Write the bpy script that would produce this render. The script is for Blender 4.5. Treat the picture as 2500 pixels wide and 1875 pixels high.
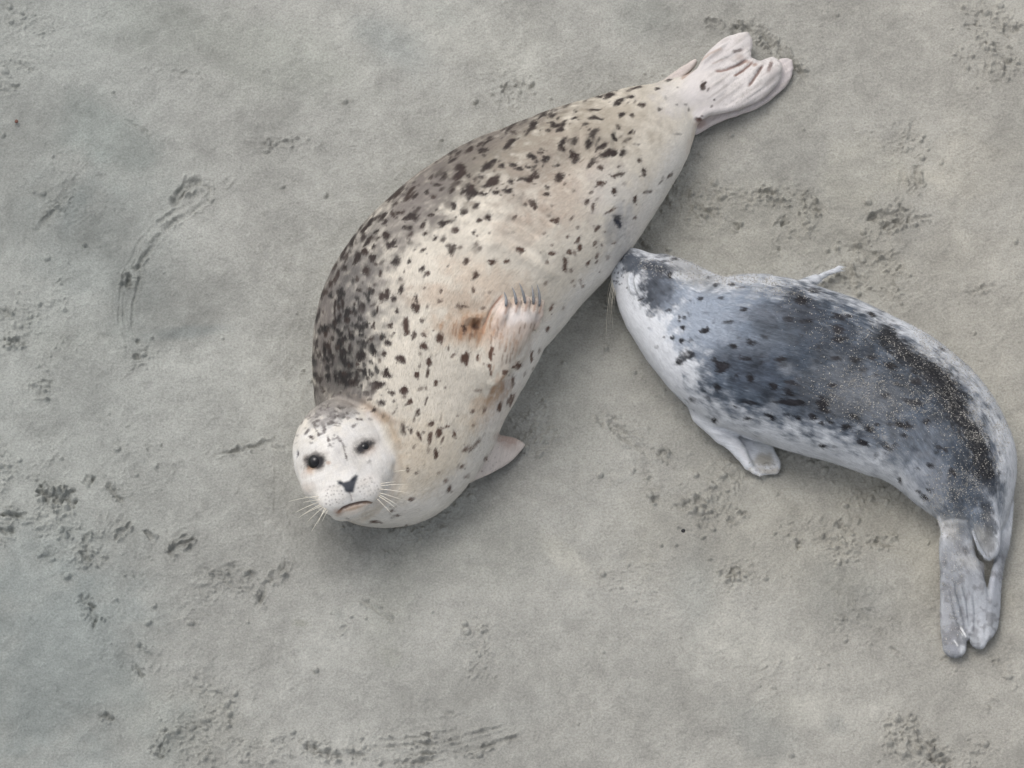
import bpy, math
import numpy as np

# ------------------------------------------------------------------ camera, sky, sun
for o in list(bpy.data.objects): bpy.data.objects.remove(o)
SC = bpy.context.scene
COL = SC.collection
F = np.float32
W_PX, H_PX = 2500.0, 1875.0
TILT = math.radians(24.0)          # camera leans this far off straight down
DIST = 16.0
FRAME = 2.40                       # metres across the picture at the middle of the sand
LENS = 36.0 * DIST / FRAME
cd = bpy.data.cameras.new('camera'); cam = bpy.data.objects.new('camera', cd); COL.objects.link(cam)
cam.location = (0, -DIST * math.sin(TILT), DIST * math.cos(TILT))
cam.rotation_euler = (TILT, 0, 0)
cd.lens = LENS; cd.sensor_width = 36.0; cd.clip_start = 0.1; cd.clip_end = 2000
SC.camera = cam

SUN_EL, SUN_AZ = math.radians(62), math.radians(-42)     # azimuth from +y (picture top) towards +x
w = bpy.data.worlds.new("World"); SC.world = w; w.use_nodes = True
nt = w.node_tree; nt.nodes.clear()
sky = nt.nodes.new('ShaderNodeTexSky'); sky.sky_type = 'NISHITA'; sky.sun_disc = False
sky.sun_elevation = SUN_EL; sky.sun_rotation = SUN_AZ
sky.air_density = 1.0; sky.dust_density = 4.0; sky.ozone_density = 1.0
hs = nt.nodes.new('ShaderNodeHueSaturation'); hs.inputs['Saturation'].default_value = 0.30   # cloud veil
bg = nt.nodes.new('ShaderNodeBackground'); bg.inputs['Strength'].default_value = 0.145
out = nt.nodes.new('ShaderNodeOutputWorld')
nt.links.new(sky.outputs[0], hs.inputs['Color']); nt.links.new(hs.outputs[0], bg.inputs[0]); nt.links.new(bg.outputs[0], out.inputs[0])
sd = bpy.data.lights.new('sun', 'SUN'); sd.energy = 0.52; sd.angle = math.radians(38); sd.color = (1.0, 0.965, 0.91)
sun = bpy.data.objects.new('sun', sd); COL.objects.link(sun)
sun.rotation_euler = (math.pi / 2 - SUN_EL, 0, math.pi - SUN_AZ)
SC.view_settings.view_transform = 'Standard'; SC.view_settings.look = 'None'
SC.view_settings.exposure = 0.29; SC.view_settings.gamma = 1.0
SC.cycles.filter_width = 1.5       # a soft compact-camera lens

# ------------------------------------------------------------------ helpers: camera rays
CAM = np.array(cam.location, dtype=np.float64)
CR = np.array([1.0, 0, 0]); CU = np.array([0, math.cos(TILT), math.sin(TILT)])
CF = np.array([0, math.sin(TILT), -math.cos(TILT)])
FOC = W_PX * LENS / 36.0

def ray(px, py):
    d = CF + CR * ((px - W_PX / 2) / FOC) - CU * ((py - H_PX / 2) / FOC)
    return d / np.linalg.norm(d)

def at(px, py, z=0.0):
    d = ray(px, py); t = (z - CAM[2]) / d[2]
    return CAM + d * t

def project(P):
    Q = P.astype(np.float64) - CAM
    dep = Q @ CF
    return ((Q @ CR) / dep * FOC + W_PX / 2).astype(F), (H_PX / 2 - (Q @ CU) / dep * FOC).astype(F)

MPP = FRAME / W_PX                 # metres per photo pixel

# ------------------------------------------------------------------ helpers: noise
def _h(ix, iy, iz, seed):
    n = (ix.astype(np.uint32) * np.uint32(374761393) + iy.astype(np.uint32) * np.uint32(668265263)
         + iz.astype(np.uint32) * np.uint32(2147483647 & 1274126177) + np.uint32(seed * 7919 + 13))
    n = (n ^ (n >> np.uint32(13))) * np.uint32(1274126177)
    n = n ^ (n >> np.uint32(16))
    return (n & np.uint32(0xFFFF)).astype(F) / F(32767.5) - F(1)

def noise2(x, y, seed=0):
    xf = np.floor(x); yf = np.floor(y); fx = (x - xf).astype(F); fy = (y - yf).astype(F)
    ix = xf.astype(np.int32); iy = yf.astype(np.int32); z = np.zeros_like(ix)
    fx = fx * fx * (3 - 2 * fx); fy = fy * fy * (3 - 2 * fy)
    a = _h(ix, iy, z, seed); b = _h(ix + 1, iy, z, seed); c = _h(ix, iy + 1, z, seed); d = _h(ix + 1, iy + 1, z, seed)
    return (a + (b - a) * fx) * (1 - fy) + (c + (d - c) * fx) * fy

def noise3(P, s, seed=0):
    x, y, z = P[:, 0] * s, P[:, 1] * s, P[:, 2] * s
    xf, yf, zf = np.floor(x), np.floor(y), np.floor(z)
    fx, fy, fz = (x - xf).astype(F), (y - yf).astype(F), (z - zf).astype(F)
    ix, iy, iz = xf.astype(np.int32), yf.astype(np.int32), zf.astype(np.int32)
    fx = fx * fx * (3 - 2 * fx); fy = fy * fy * (3 - 2 * fy); fz = fz * fz * (3 - 2 * fz)
    def L(k):
        a = _h(ix, iy, iz + k, seed); b = _h(ix + 1, iy, iz + k, seed)
        c = _h(ix, iy + 1, iz + k, seed); d = _h(ix + 1, iy + 1, iz + k, seed)
        return (a + (b - a) * fx) * (1 - fy) + (c + (d - c) * fx) * fy
    l0 = L(0); l1 = L(1)
    return l0 + (l1 - l0) * fz

def fbm2(x, y, s, octv=4, seed=0, gain=0.5):
    r = 0; a = 1.0
    for i in range(octv):
        c, sn = math.cos(i * 0.7), math.sin(i * 0.7)
        r = r + a * noise2((x * c - y * sn) * s, (x * sn + y * c) * s, seed + i * 17); s *= 2.03; a *= gain
    return r

def fbm3(P, s, octv=3, seed=0, gain=0.5):
    r = 0; a = 1.0
    for i in range(octv):
        r = r + a * noise3(P, s, seed + i * 17); s *= 2.03; a *= gain
    return r

def sstep(a, b, x):
    t = np.clip((x - a) / (b - a), 0, 1)
    return t * t * (3 - 2 * t)

def seg_dist2(x, y, pts):
    """distance in 2D to a polyline, and the run along it (0..1)"""
    best = np.full(x.shape, 1e9, F); run = np.zeros(x.shape, F)
    n = len(pts) - 1
    for i in range(n):
        ax, ay = pts[i]; bx, by = pts[i + 1]
        dx, dy = bx - ax, by - ay; L2 = dx * dx + dy * dy + 1e-12
        t = np.clip(((x - ax) * dx + (y - ay) * dy) / L2, 0, 1)
        d = np.hypot(x - ax - t * dx, y - ay - t * dy)
        m = d < best
        best = np.where(m, d, best); run = np.where(m, (i + t) / n, run)
    return best, run

def poly_sdf(x, y, pts):
    """signed distance to a closed polygon, negative inside"""
    pts = [tuple(p) for p in pts]
    d, _ = seg_dist2(x, y, pts + [pts[0]])
    ins = np.zeros(x.shape, bool)
    for (ax, ay), (bx, by) in zip(pts, pts[1:] + pts[:1]):
        if ay == by: continue
        c = ((ay > y) != (by > y)) & (x < (bx - ax) * (y - ay) / (by - ay) + ax)
        ins ^= c
    return np.where(ins, -d, d)

def smooth_pts(pts, n):
    """Catmull-Rom through rows of pts, n samples"""
    P = np.array(pts, float); P = np.vstack([2 * P[0] - P[1], P, 2 * P[-1] - P[-2]])
    m = len(P) - 3; o = []
    for u in np.linspace(0, m - 1e-6, n):
        i = int(u); t = u - i; a, b, c, d = P[i:i + 4]
        o.append(0.5 * (2 * b + (c - a) * t + (2 * a - 5 * b + 4 * c - d) * t * t + (3 * b - a - 3 * c + d) * t ** 3))
    return np.array(o)

# ------------------------------------------------------------------ helpers: implicit bodies
class Cone:
    """round cone between two points, squashed in z by kz"""
    def __init__(s, a, ra, b, rb, kz=1.0, k=0.004):
        s.a = np.array(a, float); s.b = np.array(b, float); s.ra, s.rb, s.kz, s.k = ra, rb, kz, k
        r = max(ra, rb) + 0.02
        e = np.array([r, r, r * kz + 0.01])
        s.lo = np.minimum(s.a, s.b) - e; s.hi = np.maximum(s.a, s.b) + e
    def f(s, P):
        sc = np.array([1, 1, 1 / s.kz])
        a = (s.a * sc).astype(F); ab = ((s.b - s.a) * sc).astype(F)
        x = P[:, 0] - a[0]; y = P[:, 1] - a[1]; z = P[:, 2] * F(1 / s.kz) - a[2]
        L2 = float(ab @ ab) + 1e-12
        t = np.clip((x * ab[0] + y * ab[1] + z * ab[2]) / F(L2), 0, 1)
        return np.sqrt((x - t * ab[0]) ** 2 + (y - t * ab[1]) ** 2 + (z - t * ab[2]) ** 2) - (F(s.ra) + t * F(s.rb - s.ra))

class Ell:
    """ellipsoid with its own axes"""
    def __init__(s, c, ax, r, k=0.01):
        s.c = np.array(c, float); s.ax = np.array(ax, float); s.r = np.array(r, float); s.k = k
        e = np.sqrt(((s.ax * s.r[:, None]) ** 2).sum(0)) + 0.02 + k
        s.lo = s.c - e; s.hi = s.c + e
    def f(s, P):
        q = (P - s.c.astype(F)) @ s.ax.T.astype(F)
        u = q / s.r.astype(F); k0 = np.sqrt((u * u).sum(1)); v = q / (s.r ** 2).astype(F)
        k1 = np.sqrt((v * v).sum(1)) + F(1e-9)
        return k0 * (k0 - 1) / k1

class Slab:
    """polygon drawn in a plane, thickened and rounded"""
    def __init__(s, px_poly, anchors, h, k=0.01):
        A = [at(*a) for a in anchors]
        n = np.cross(A[1] - A[0], A[2] - A[0]); n /= np.linalg.norm(n)
        if n[2] < 0: n = -n
        s.n = n; s.o = A[0]
        s.ex = np.cross([0, 1, 0], n); s.ex /= np.linalg.norm(s.ex); s.ey = np.cross(n, s.ex)
        pts = []; n0 = len(px_poly); ring = [px_poly[(i - 2) % n0] for i in range(n0 + 5)]      # rounded outline
        px_poly = smooth_pts(ring, (n0 + 4) * 4 + 1)[8:8 + n0 * 4]
        for (x, y) in px_poly:
            d = ray(x, y); t = ((s.o - CAM) @ n) / (d @ n); pts.append(CAM + d * t)
        pts = np.array(pts); q = pts - s.o
        s.poly = list(zip(q @ s.ex, q @ s.ey)); s.h = h; s.k = k
        s.lo = pts.min(0) - h - k - 0.012; s.hi = pts.max(0) + h + k + 0.012
    def f(s, P):
        q = P - s.o.astype(F)
        x = q @ s.ex.astype(F); y = q @ s.ey.astype(F); z = np.abs(q @ s.n.astype(F))
        d = poly_sdf(x, y, s.poly) + F(s.h)
        return np.sqrt(np.maximum(d, 0) ** 2 + z ** 2) + np.minimum(d, 0) * 0 - F(s.h)

def smin(a, b, k):
    h = np.clip(0.5 + 0.5 * (b - a) / k, 0, 1)
    return b + (a - b) * h - k * h * (1 - h)

def field(P, prims):
    P = P.astype(F); d = np.full(len(P), 0.06, F)
    for p in prims:
        m = np.all((P > p.lo) & (P < p.hi), axis=1)
        i = np.nonzero(m)[0]
        if len(i): d[i] = smin(d[i], p.f(P[i]), F(p.k))
    return d

ZMIN = -0.02
def nets(prims, h):
    lo = np.min([p.lo for p in prims], 0) - 2 * h; hi = np.max([p.hi for p in prims], 0) + 2 * h
    lo[2] = ZMIN - 3 * h
    n = np.ceil((hi - lo) / h).astype(int) + 1
    ax = [(lo[i] + h * np.arange(n[i])).astype(F) for i in range(3)]
    D = np.full(n, 0.06, F)
    for p in prims:
        i0 = np.maximum(np.floor((p.lo - lo) / h).astype(int), 0); i1 = np.minimum(np.ceil((p.hi - lo) / h).astype(int) + 1, n)
        if np.any(i1 <= i0): continue
        sl = tuple(slice(a, b) for a, b in zip(i0, i1))
        g = np.stack(np.meshgrid(*[ax[i][sl[i]] for i in range(3)], indexing='ij'), -1).reshape(-1, 3)
        D[sl] = smin(D[sl], p.f(g).reshape(D[sl].shape), F(p.k))
    D = np.maximum(D, (F(ZMIN) - ax[2])[None, None, :])
    S = D < 0
    cnt = np.zeros([m - 1 for m in n], np.int8)
    offs = [(i, j, k) for i in (0, 1) for j in (0, 1) for k in (0, 1)]
    def sub(A, o): return A[o[0]:A.shape[0] - 1 + o[0], o[1]:A.shape[1] - 1 + o[1], o[2]:A.shape[2] - 1 + o[2]]
    for o in offs: cnt += sub(S, o)
    act = np.argwhere((cnt > 0) & (cnt < 8))
    cv = np.stack([sub(D, o)[act[:, 0], act[:, 1], act[:, 2]] for o in offs], 1)
    pos = np.zeros((len(act), 3), F); num = np.zeros(len(act), F)
    for a in range(8):
        for b in range(a + 1, 8):
            oa, ob = np.array(offs[a]), np.array(offs[b])
            if np.abs(oa - ob).sum() != 1: continue
            m = (cv[:, a] < 0) != (cv[:, b] < 0)
            t = np.where(m, cv[:, a] / (cv[:, a] - cv[:, b] + F(1e-20)), 0)
            p = oa[None] + t[:, None] * (ob - oa)[None]
            pos += np.where(m[:, None], p, 0); num += m
    V = lo + (act + pos / num[:, None]) * h
    idx = np.full(cnt.shape, -1, np.int32); idx[act[:, 0], act[:, 1], act[:, 2]] = np.arange(len(act))
    Q = []
    for axn in range(3):
        s0 = [slice(None)] * 3; s1 = [slice(None)] * 3
        s0[axn] = slice(0, -1); s1[axn] = slice(1, None)
        ch = S[tuple(s0)] != S[tuple(s1)]
        e = np.argwhere(ch)
        b, c = (axn + 1) % 3, (axn + 2) % 3
        ok = (e[:, b] > 0) & (e[:, c] > 0) & (e[:, b] < n[b] - 1) & (e[:, c] < n[c] - 1); e = e[ok]
        def cell(db, dc):
            q = e.copy(); q[:, b] += db; q[:, c] += dc
            return idx[q[:, 0], q[:, 1], q[:, 2]]
        q = np.stack([cell(-1, -1), cell(0, -1), cell(0, 0), cell(-1, 0)], 1)
        neg = S[e[:, 0], e[:, 1], e[:, 2]]
        q = np.where(neg[:, None], q, q[:, ::-1])
        Q.append(q)
    return V.astype(F), np.vstack(Q)

def subdivide(V, Q):
    E = np.vstack([Q[:, [i, (i + 1) % 4]] for i in range(4)])
    E.sort(1)
    key = E[:, 0].astype(np.int64) * len(V) + E[:, 1]
    uq, inv = np.unique(key, return_inverse=True)
    e0, e1 = uq // len(V), uq % len(V)
    nV, nE = len(V), len(uq)
    Vn = np.vstack([V, (V[e0] + V[e1]) / 2, V[Q].mean(1)])
    inv = inv.reshape(4, -1) + nV; fc = np.arange(len(Q)) + nV + nE
    Qn = np.vstack([np.stack([Q[:, i], inv[i], fc, inv[(i + 3) % 4]], 1) for i in range(4)])
    return Vn.astype(F), Qn

def normals(V, Q):
    n = np.cross(V[Q[:, 2]] - V[Q[:, 0]], V[Q[:, 3]] - V[Q[:, 1]])
    N = np.zeros((len(V), 3))
    for c in range(3):
        for i in range(4): N[:, c] += np.bincount(Q[:, i], weights=n[:, c], minlength=len(V))
    return (N / (np.linalg.norm(N, axis=1, keepdims=True) + 1e-20)).astype(F)

def relax(V, Q, it=1, lam=0.5):
    E = np.vstack([Q[:, [i, (i + 1) % 4]] for i in range(4)])
    deg = np.bincount(E[:, 0], minlength=len(V)) + np.bincount(E[:, 1], minlength=len(V))
    for _ in range(it):
        A = np.stack([np.bincount(E[:, 0], weights=V[E[:, 1], c], minlength=len(V)) + np.bincount(E[:, 1], weights=V[E[:, 0], c], minlength=len(V)) for c in range(3)], 1)
        V = (V + lam * (A / np.maximum(deg, 1)[:, None] - V)).astype(F)
    return V

def implicit_mesh(prims, h=0.005):
    V, Q = nets(prims, h)
    V, Q = subdivide(V, Q)
    for _ in range(2):
        N = normals(V, Q); d = np.maximum(field(V, prims), ZMIN - V[:, 2])
        V = V - N * np.clip(d, -h, h)[:, None] * F(0.8)
    V = relax(V, Q, 2)
    return V, Q

def trace(px, py, prims):
    d = ray(px, py); t = (0.7 - CAM[2]) / d[2]
    for _ in range(80):
        p = CAM + d * t; s = float(field(p[None], prims)[0]); t += s * 0.7
        if s < 0.0004 or p[2] < -0.01: break
    p = CAM + d * t; e = 0.002
    g = np.array([field((p + e * u)[None], prims)[0] - field((p - e * u)[None], prims)[0] for u in np.eye(3)], float)
    g /= np.linalg.norm(g) + 1e-12
    return p, g

# ------------------------------------------------------------------ helpers: objects
def make_mesh(name, V, Q, mat, parent=None, cols=None, extra=None, smooth=True):
    me = bpy.data.meshes.new(name)
    k = Q.shape[1]
    me.vertices.add(len(V)); me.vertices.foreach_set('co', np.ascontiguousarray(V, F).ravel())
    me.loops.add(Q.size); me.loops.foreach_set('vertex_index', np.ascontiguousarray(Q, np.int32).ravel())
    me.polygons.add(len(Q)); me.polygons.foreach_set('loop_start', np.arange(0, Q.size, k, dtype=np.int32))
    try: me.polygons.foreach_set('loop_total', np.full(len(Q), k, np.int32))
    except Exception: pass
    me.polygons.foreach_set('use_smooth', np.full(len(Q), smooth, bool))
    if cols is not None:
        a = me.attributes.new('coat', 'FLOAT_COLOR', 'POINT')
        a.data.foreach_set('color', np.hstack([np.clip(cols, 0, 1), np.ones((len(V), 1))]).astype(F).ravel())
    for nm, v in (extra or {}).items():
        if v.ndim == 2:
            a = me.attributes.new(nm, 'FLOAT_VECTOR', 'POINT'); a.data.foreach_set('vector', v.astype(F).ravel())
        else:
            a = me.attributes.new(nm, 'FLOAT', 'POINT'); a.data.foreach_set('value', v.astype(F))
    me.update(); me.validate()
    if mat: me.materials.append(mat)
    o = bpy.data.objects.new(name, me); COL.objects.link(o)
    if parent: o.parent = parent; o.matrix_parent_inverse = parent.matrix_world.inverted()
    return o

def tube(pts, radii, seg=8):
    """a tapering tube through pts with pole caps"""
    P = np.array(pts, float); n = len(P); V = []; Q = []
    for i in range(n):
        t = P[min(i + 1, n - 1)] - P[max(i - 1, 0)]; t /= np.linalg.norm(t)
        u = np.cross(t, [0.31, 0.2, 0.93]); u /= np.linalg.norm(u); v = np.cross(t, u)
        for j in range(seg):
            a = 2 * math.pi * j / seg; V.append(P[i] + radii[i] * (u * math.cos(a) + v * math.sin(a)))
    for i in range(n - 1):
        for j in range(seg):
            a, b = i * seg + j, i * seg + (j + 1) % seg
            Q.append((a, b, b + seg, a + seg))
    c0 = len(V); V.append(P[0]); V.append(P[-1])
    for j in range(seg):
        Q.append((c0, (j + 1) % seg, j, c0)); b = (n - 1) * seg; Q.append((c0 + 1, b + j, b + (j + 1) % seg, c0 + 1))
    return np.array(V), np.array(Q)

def simple_mesh(name, V, Q, mat, parent):
    me = bpy.data.meshes.new(name)
    faces = [tuple(dict.fromkeys(int(i) for i in q)) for q in Q]
    me.from_pydata([tuple(map(float, v)) for v in V], [], faces)
    for p in me.polygons: p.use_smooth = True
    me.materials.append(mat)
    o = bpy.data.objects.new(name, me); COL.objects.link(o)
    if parent: o.parent = parent; o.matrix_parent_inverse = parent.matrix_world.inverted()
    return o

def empty(name, loc, **props):
    o = bpy.data.objects.new(name, None); COL.objects.link(o); o.location = loc; o.empty_display_size = 0.1
    for k, v in props.items(): o[k] = v
    bpy.context.view_layer.update()
    return o

def hair(V, Q, N, C, D, lie, ok, n, ln, wd, seed, lift=0.22):
    """short coat hairs as slim blades rooted in the body's own mesh, lying along D"""
    rng = np.random.default_rng(seed)
    cand = Q[ok[Q].all(1)]
    a = np.linalg.norm(np.cross(V[cand[:, 2]] - V[cand[:, 0]], V[cand[:, 3]] - V[cand[:, 1]]), axis=1)
    f = cand[rng.choice(len(cand), n, p=a / a.sum())]
    u, v = rng.random((2, n, 1)).astype(F)
    def lerp(A): return (A[f[:, 0]] * (1 - u) + A[f[:, 1]] * u) * (1 - v) + (A[f[:, 3]] * (1 - u) + A[f[:, 2]] * u) * v
    P, Nn, Dd, Lc = lerp(V), lerp(N), lerp(D), lerp(lie); Cc = C[f[:, 0]]
    Dd = Dd + rng.normal(0, .16, (n, 3)) + .22 * np.stack([noise3(P, 30, seed + k) for k in (1, 2, 3)], 1)
    Dd = Dd - (Dd * Nn).sum(1, keepdims=True) * Nn; Dd /= np.linalg.norm(Dd, axis=1, keepdims=True) + 1e-9
    S = np.cross(Dd, Nn); L = (ln * rng.uniform(.55, 1.25, (n, 1))); L = L * (ok_len[f[:, 0]][:, None] if (ok_len := hair.scale) is not None else 1)
    up = lift * rng.uniform(.4, 1.4, (n, 1)); w0 = wd * rng.uniform(.7, 1.2, (n, 1)) / 2
    base = P - Nn * .0006; tip = P + Dd * L + Nn * up * L
    HV = np.concatenate([base - S * w0, base + S * w0, tip + S * w0 * .25, tip - S * w0 * .25]).astype(F)
    k = np.arange(n); HQ = np.stack([k, k + n, k + 2 * n, k + 3 * n], 1) + len(V)
    tint = rng.normal(1.0, .17, (n, 1)); Hc = np.clip(Cc * tint, 0, 1)
    return (np.vstack([V, HV]), np.vstack([Q, HQ]), np.vstack([C, Hc, Hc, Hc, Hc]), np.vstack([lie, Lc, Lc, Lc, Lc]))
hair.scale = None

def stuck_sand(V, N, gm, n, seed, parent, rad=(.0005, .0014)):
    """grains of sand caught on the damp coat: little faceted bits of real size"""
    rng = np.random.default_rng(seed)
    p = np.maximum(gm - .05, 0) ** 1.3; i = rng.choice(len(V), n, p=p / p.sum())
    c = V[i] + N[i] * .0012 + rng.normal(0, .0008, (n, 3)); r = rng.uniform(*rad, (n, 1))
    O = np.array([[1, 0, 0], [-1, 0, 0], [0, 1, 0], [0, -1, 0], [0, 0, 1], [0, 0, -1]], float)
    PV = np.concatenate([c + r * (o + rng.normal(0, .25, (n, 3))) for o in O]); k = np.arange(n)
    T3 = [(0, 2, 4), (2, 1, 4), (1, 3, 4), (3, 0, 4), (2, 0, 5), (1, 2, 5), (3, 1, 5), (0, 3, 5)]
    Q = np.concatenate([np.stack([k + n * a, k + n * b, k + n * d], 1) for a, b, d in T3])
    t = rng.uniform(.42, 1.15, (n, 1)) * np.array([.60, .57, .52])
    o = make_mesh('stuck_sand', PV, Q, MATS['grain'], parent, np.vstack([t] * 6), None, False)
    o['kind'] = 'stuff'
    return o

def grain_mat():
    m, t, b = new_mat('sand_grains'); c = node(t, 'ShaderNodeAttribute', attribute_name='coat')
    t.links.new(c.outputs['Color'], b.inputs['Base Color']); b.inputs['Roughness'].default_value = .6
    return m

# ------------------------------------------------------------------ materials
def new_mat(name):
    m = bpy.data.materials.new(name); m.use_nodes = True; t = m.node_tree
    return m, t, t.nodes['Principled BSDF']

def node(t, kind, **kw):
    n = t.nodes.new(kind)
    for k, v in kw.items():
        if k in n.inputs: n.inputs[k].default_value = v
        else: setattr(n, k, v)
    return n

def coat_mat(name, rough=0.6, bump=0.18, streak=(26, 300), var=0.09, sheen=0.02):
    """short wet-looking hair: painted coat colour, broken up along the lie of the hair"""
    m, t, b = new_mat(name)
    c = node(t, 'ShaderNodeAttribute', attribute_name='coat')
    f = node(t, 'ShaderNodeAttribute', attribute_name='lie')
    mp = node(t, 'ShaderNodeVectorMath', operation='MULTIPLY'); mp.inputs[1].default_value = (streak[0], streak[1], streak[1])
    n1 = node(t, 'ShaderNodeTexNoise', Scale=1.0, Detail=3.0, Roughness=0.6)
    t.links.new(f.outputs['Vector'], mp.inputs[0]); t.links.new(mp.outputs[0], n1.inputs['Vector'])
    mr = node(t, 'ShaderNodeMapRange'); mr.inputs[1].default_value = 0.25; mr.inputs[2].default_value = 0.75
    mr.inputs[3].default_value = 1 - var; mr.inputs[4].default_value = 1 + var
    t.links.new(n1.outputs[0], mr.inputs[0])
    mx = node(t, 'ShaderNodeVectorMath', operation='SCALE')
    t.links.new(c.outputs['Color'], mx.inputs[0]); t.links.new(mr.outputs[0], mx.inputs['Scale'])
    t.links.new(mx.outputs[0], b.inputs['Base Color'])
    bp = node(t, 'ShaderNodeBump', Strength=bump, Distance=0.004)
    t.links.new(n1.outputs[0], bp.inputs['Height']); t.links.new(bp.outputs[0], b.inputs['Normal'])
    b.inputs['Roughness'].default_value = rough
    b.inputs['Sheen Weight'].default_value = sheen; b.inputs['Sheen Roughness'].default_value = 0.4
    b.inputs['Specular IOR Level'].default_value = 0.3
    return m

def plain_mat(name, col, rough=0.5, spec=0.5, nscale=400, nvar=0.2):
    m, t, b = new_mat(name)
    tc = node(t, 'ShaderNodeTexCoord'); n = node(t, 'ShaderNodeTexNoise', Scale=float(nscale), Detail=2.0)
    t.links.new(tc.outputs['Object'], n.inputs['Vector'])
    r = node(t, 'ShaderNodeMix', data_type='RGBA')
    r.inputs['A'].default_value = (*[c * (1 - nvar) for c in col], 1); r.inputs['B'].default_value = (*[min(1, c * (1 + nvar)) for c in col], 1)
    t.links.new(n.outputs[0], r.inputs['Factor']); t.links.new(r.outputs['Result'], b.inputs['Base Color'])
    b.inputs['Roughness'].default_value = rough; b.inputs['Specular IOR Level'].default_value = spec
    return m

def sand_mat():
    m, t, b = new_mat('damp_sand')
    c = node(t, 'ShaderNodeAttribute', attribute_name='coat')
    g = node(t, 'ShaderNodeNewGeometry')
    n1 = node(t, 'ShaderNodeTexNoise', Scale=210.0, Detail=4.0, Roughness=0.75)
    n2 = node(t, 'ShaderNodeTexNoise', Scale=900.0, Detail=1.0)
    t.links.new(g.outputs['Position'], n1.inputs['Vector']); t.links.new(g.outputs['Position'], n2.inputs['Vector'])
    mr = node(t, 'ShaderNodeMapRange'); mr.inputs[1].default_value = 0.3; mr.inputs[2].default_value = 0.7
    mr.inputs[3].default_value = 0.76; mr.inputs[4].default_value = 1.24
    t.links.new(n1.outputs[0], mr.inputs[0])
    sp = node(t, 'ShaderNodeMapRange'); sp.inputs[1].default_value = 0.66; sp.inputs[2].default_value = 0.74   # pale grains
    sp.inputs[3].default_value = 0.0; sp.inputs[4].default_value = 0.25
    t.links.new(n2.outputs[0], sp.inputs[0])
    ad = node(t, 'ShaderNodeMath', operation='ADD'); t.links.new(mr.outputs[0], ad.inputs[0]); t.links.new(sp.outputs[0], ad.inputs[1])
    mx = node(t, 'ShaderNodeVectorMath', operation='SCALE')
    t.links.new(c.outputs['Color'], mx.inputs[0]); t.links.new(ad.outputs[0], mx.inputs['Scale'])
    t.links.new(mx.outputs[0], b.inputs['Base Color'])
    bp = node(t, 'ShaderNodeBump', Strength=0.7, Distance=0.004)
    t.links.new(n1.outputs[0], bp.inputs['Height']); t.links.new(bp.outputs[0], b.inputs['Normal'])
    b.inputs['Roughness'].default_value = 0.85; b.inputs['Specular IOR Level'].default_value = 0.25
    return m

# ------------------------------------------------------------------ painting and modelling by place
def zc(org, sc, rows):
    """rows measured in an enlarged crop -> photo pixels"""
    o = []
    for r in rows:
        r = list(r); o.append((org[0] + r[0] * sc, org[1] + r[1] * sc) + ((r[2] * sc, r[3] * sc) + tuple(r[4:]) if len(r) > 2 else ()))
    return o
Z1 = lambda rows: zc((650, 900), 700 / 2212, rows)
Z2 = lambda rows: zc((750, 450), 700 / 2111, rows)
Z3 = lambda rows: zc((1100, 150), 650 / 2157, rows)
Z4 = lambda rows: zc((1550, 50), 450 / 2212, rows)
Z5 = lambda rows: zc((1400, 550), 500 / 2074, rows)
Z6 = lambda rows: zc((1650, 650), 850 / 2169, rows)
Z7 = lambda rows: zc((2150, 1150), 350 / 1161, rows)
Z8 = lambda rows: zc((1100, 650), 300 / 1422, rows)

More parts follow.
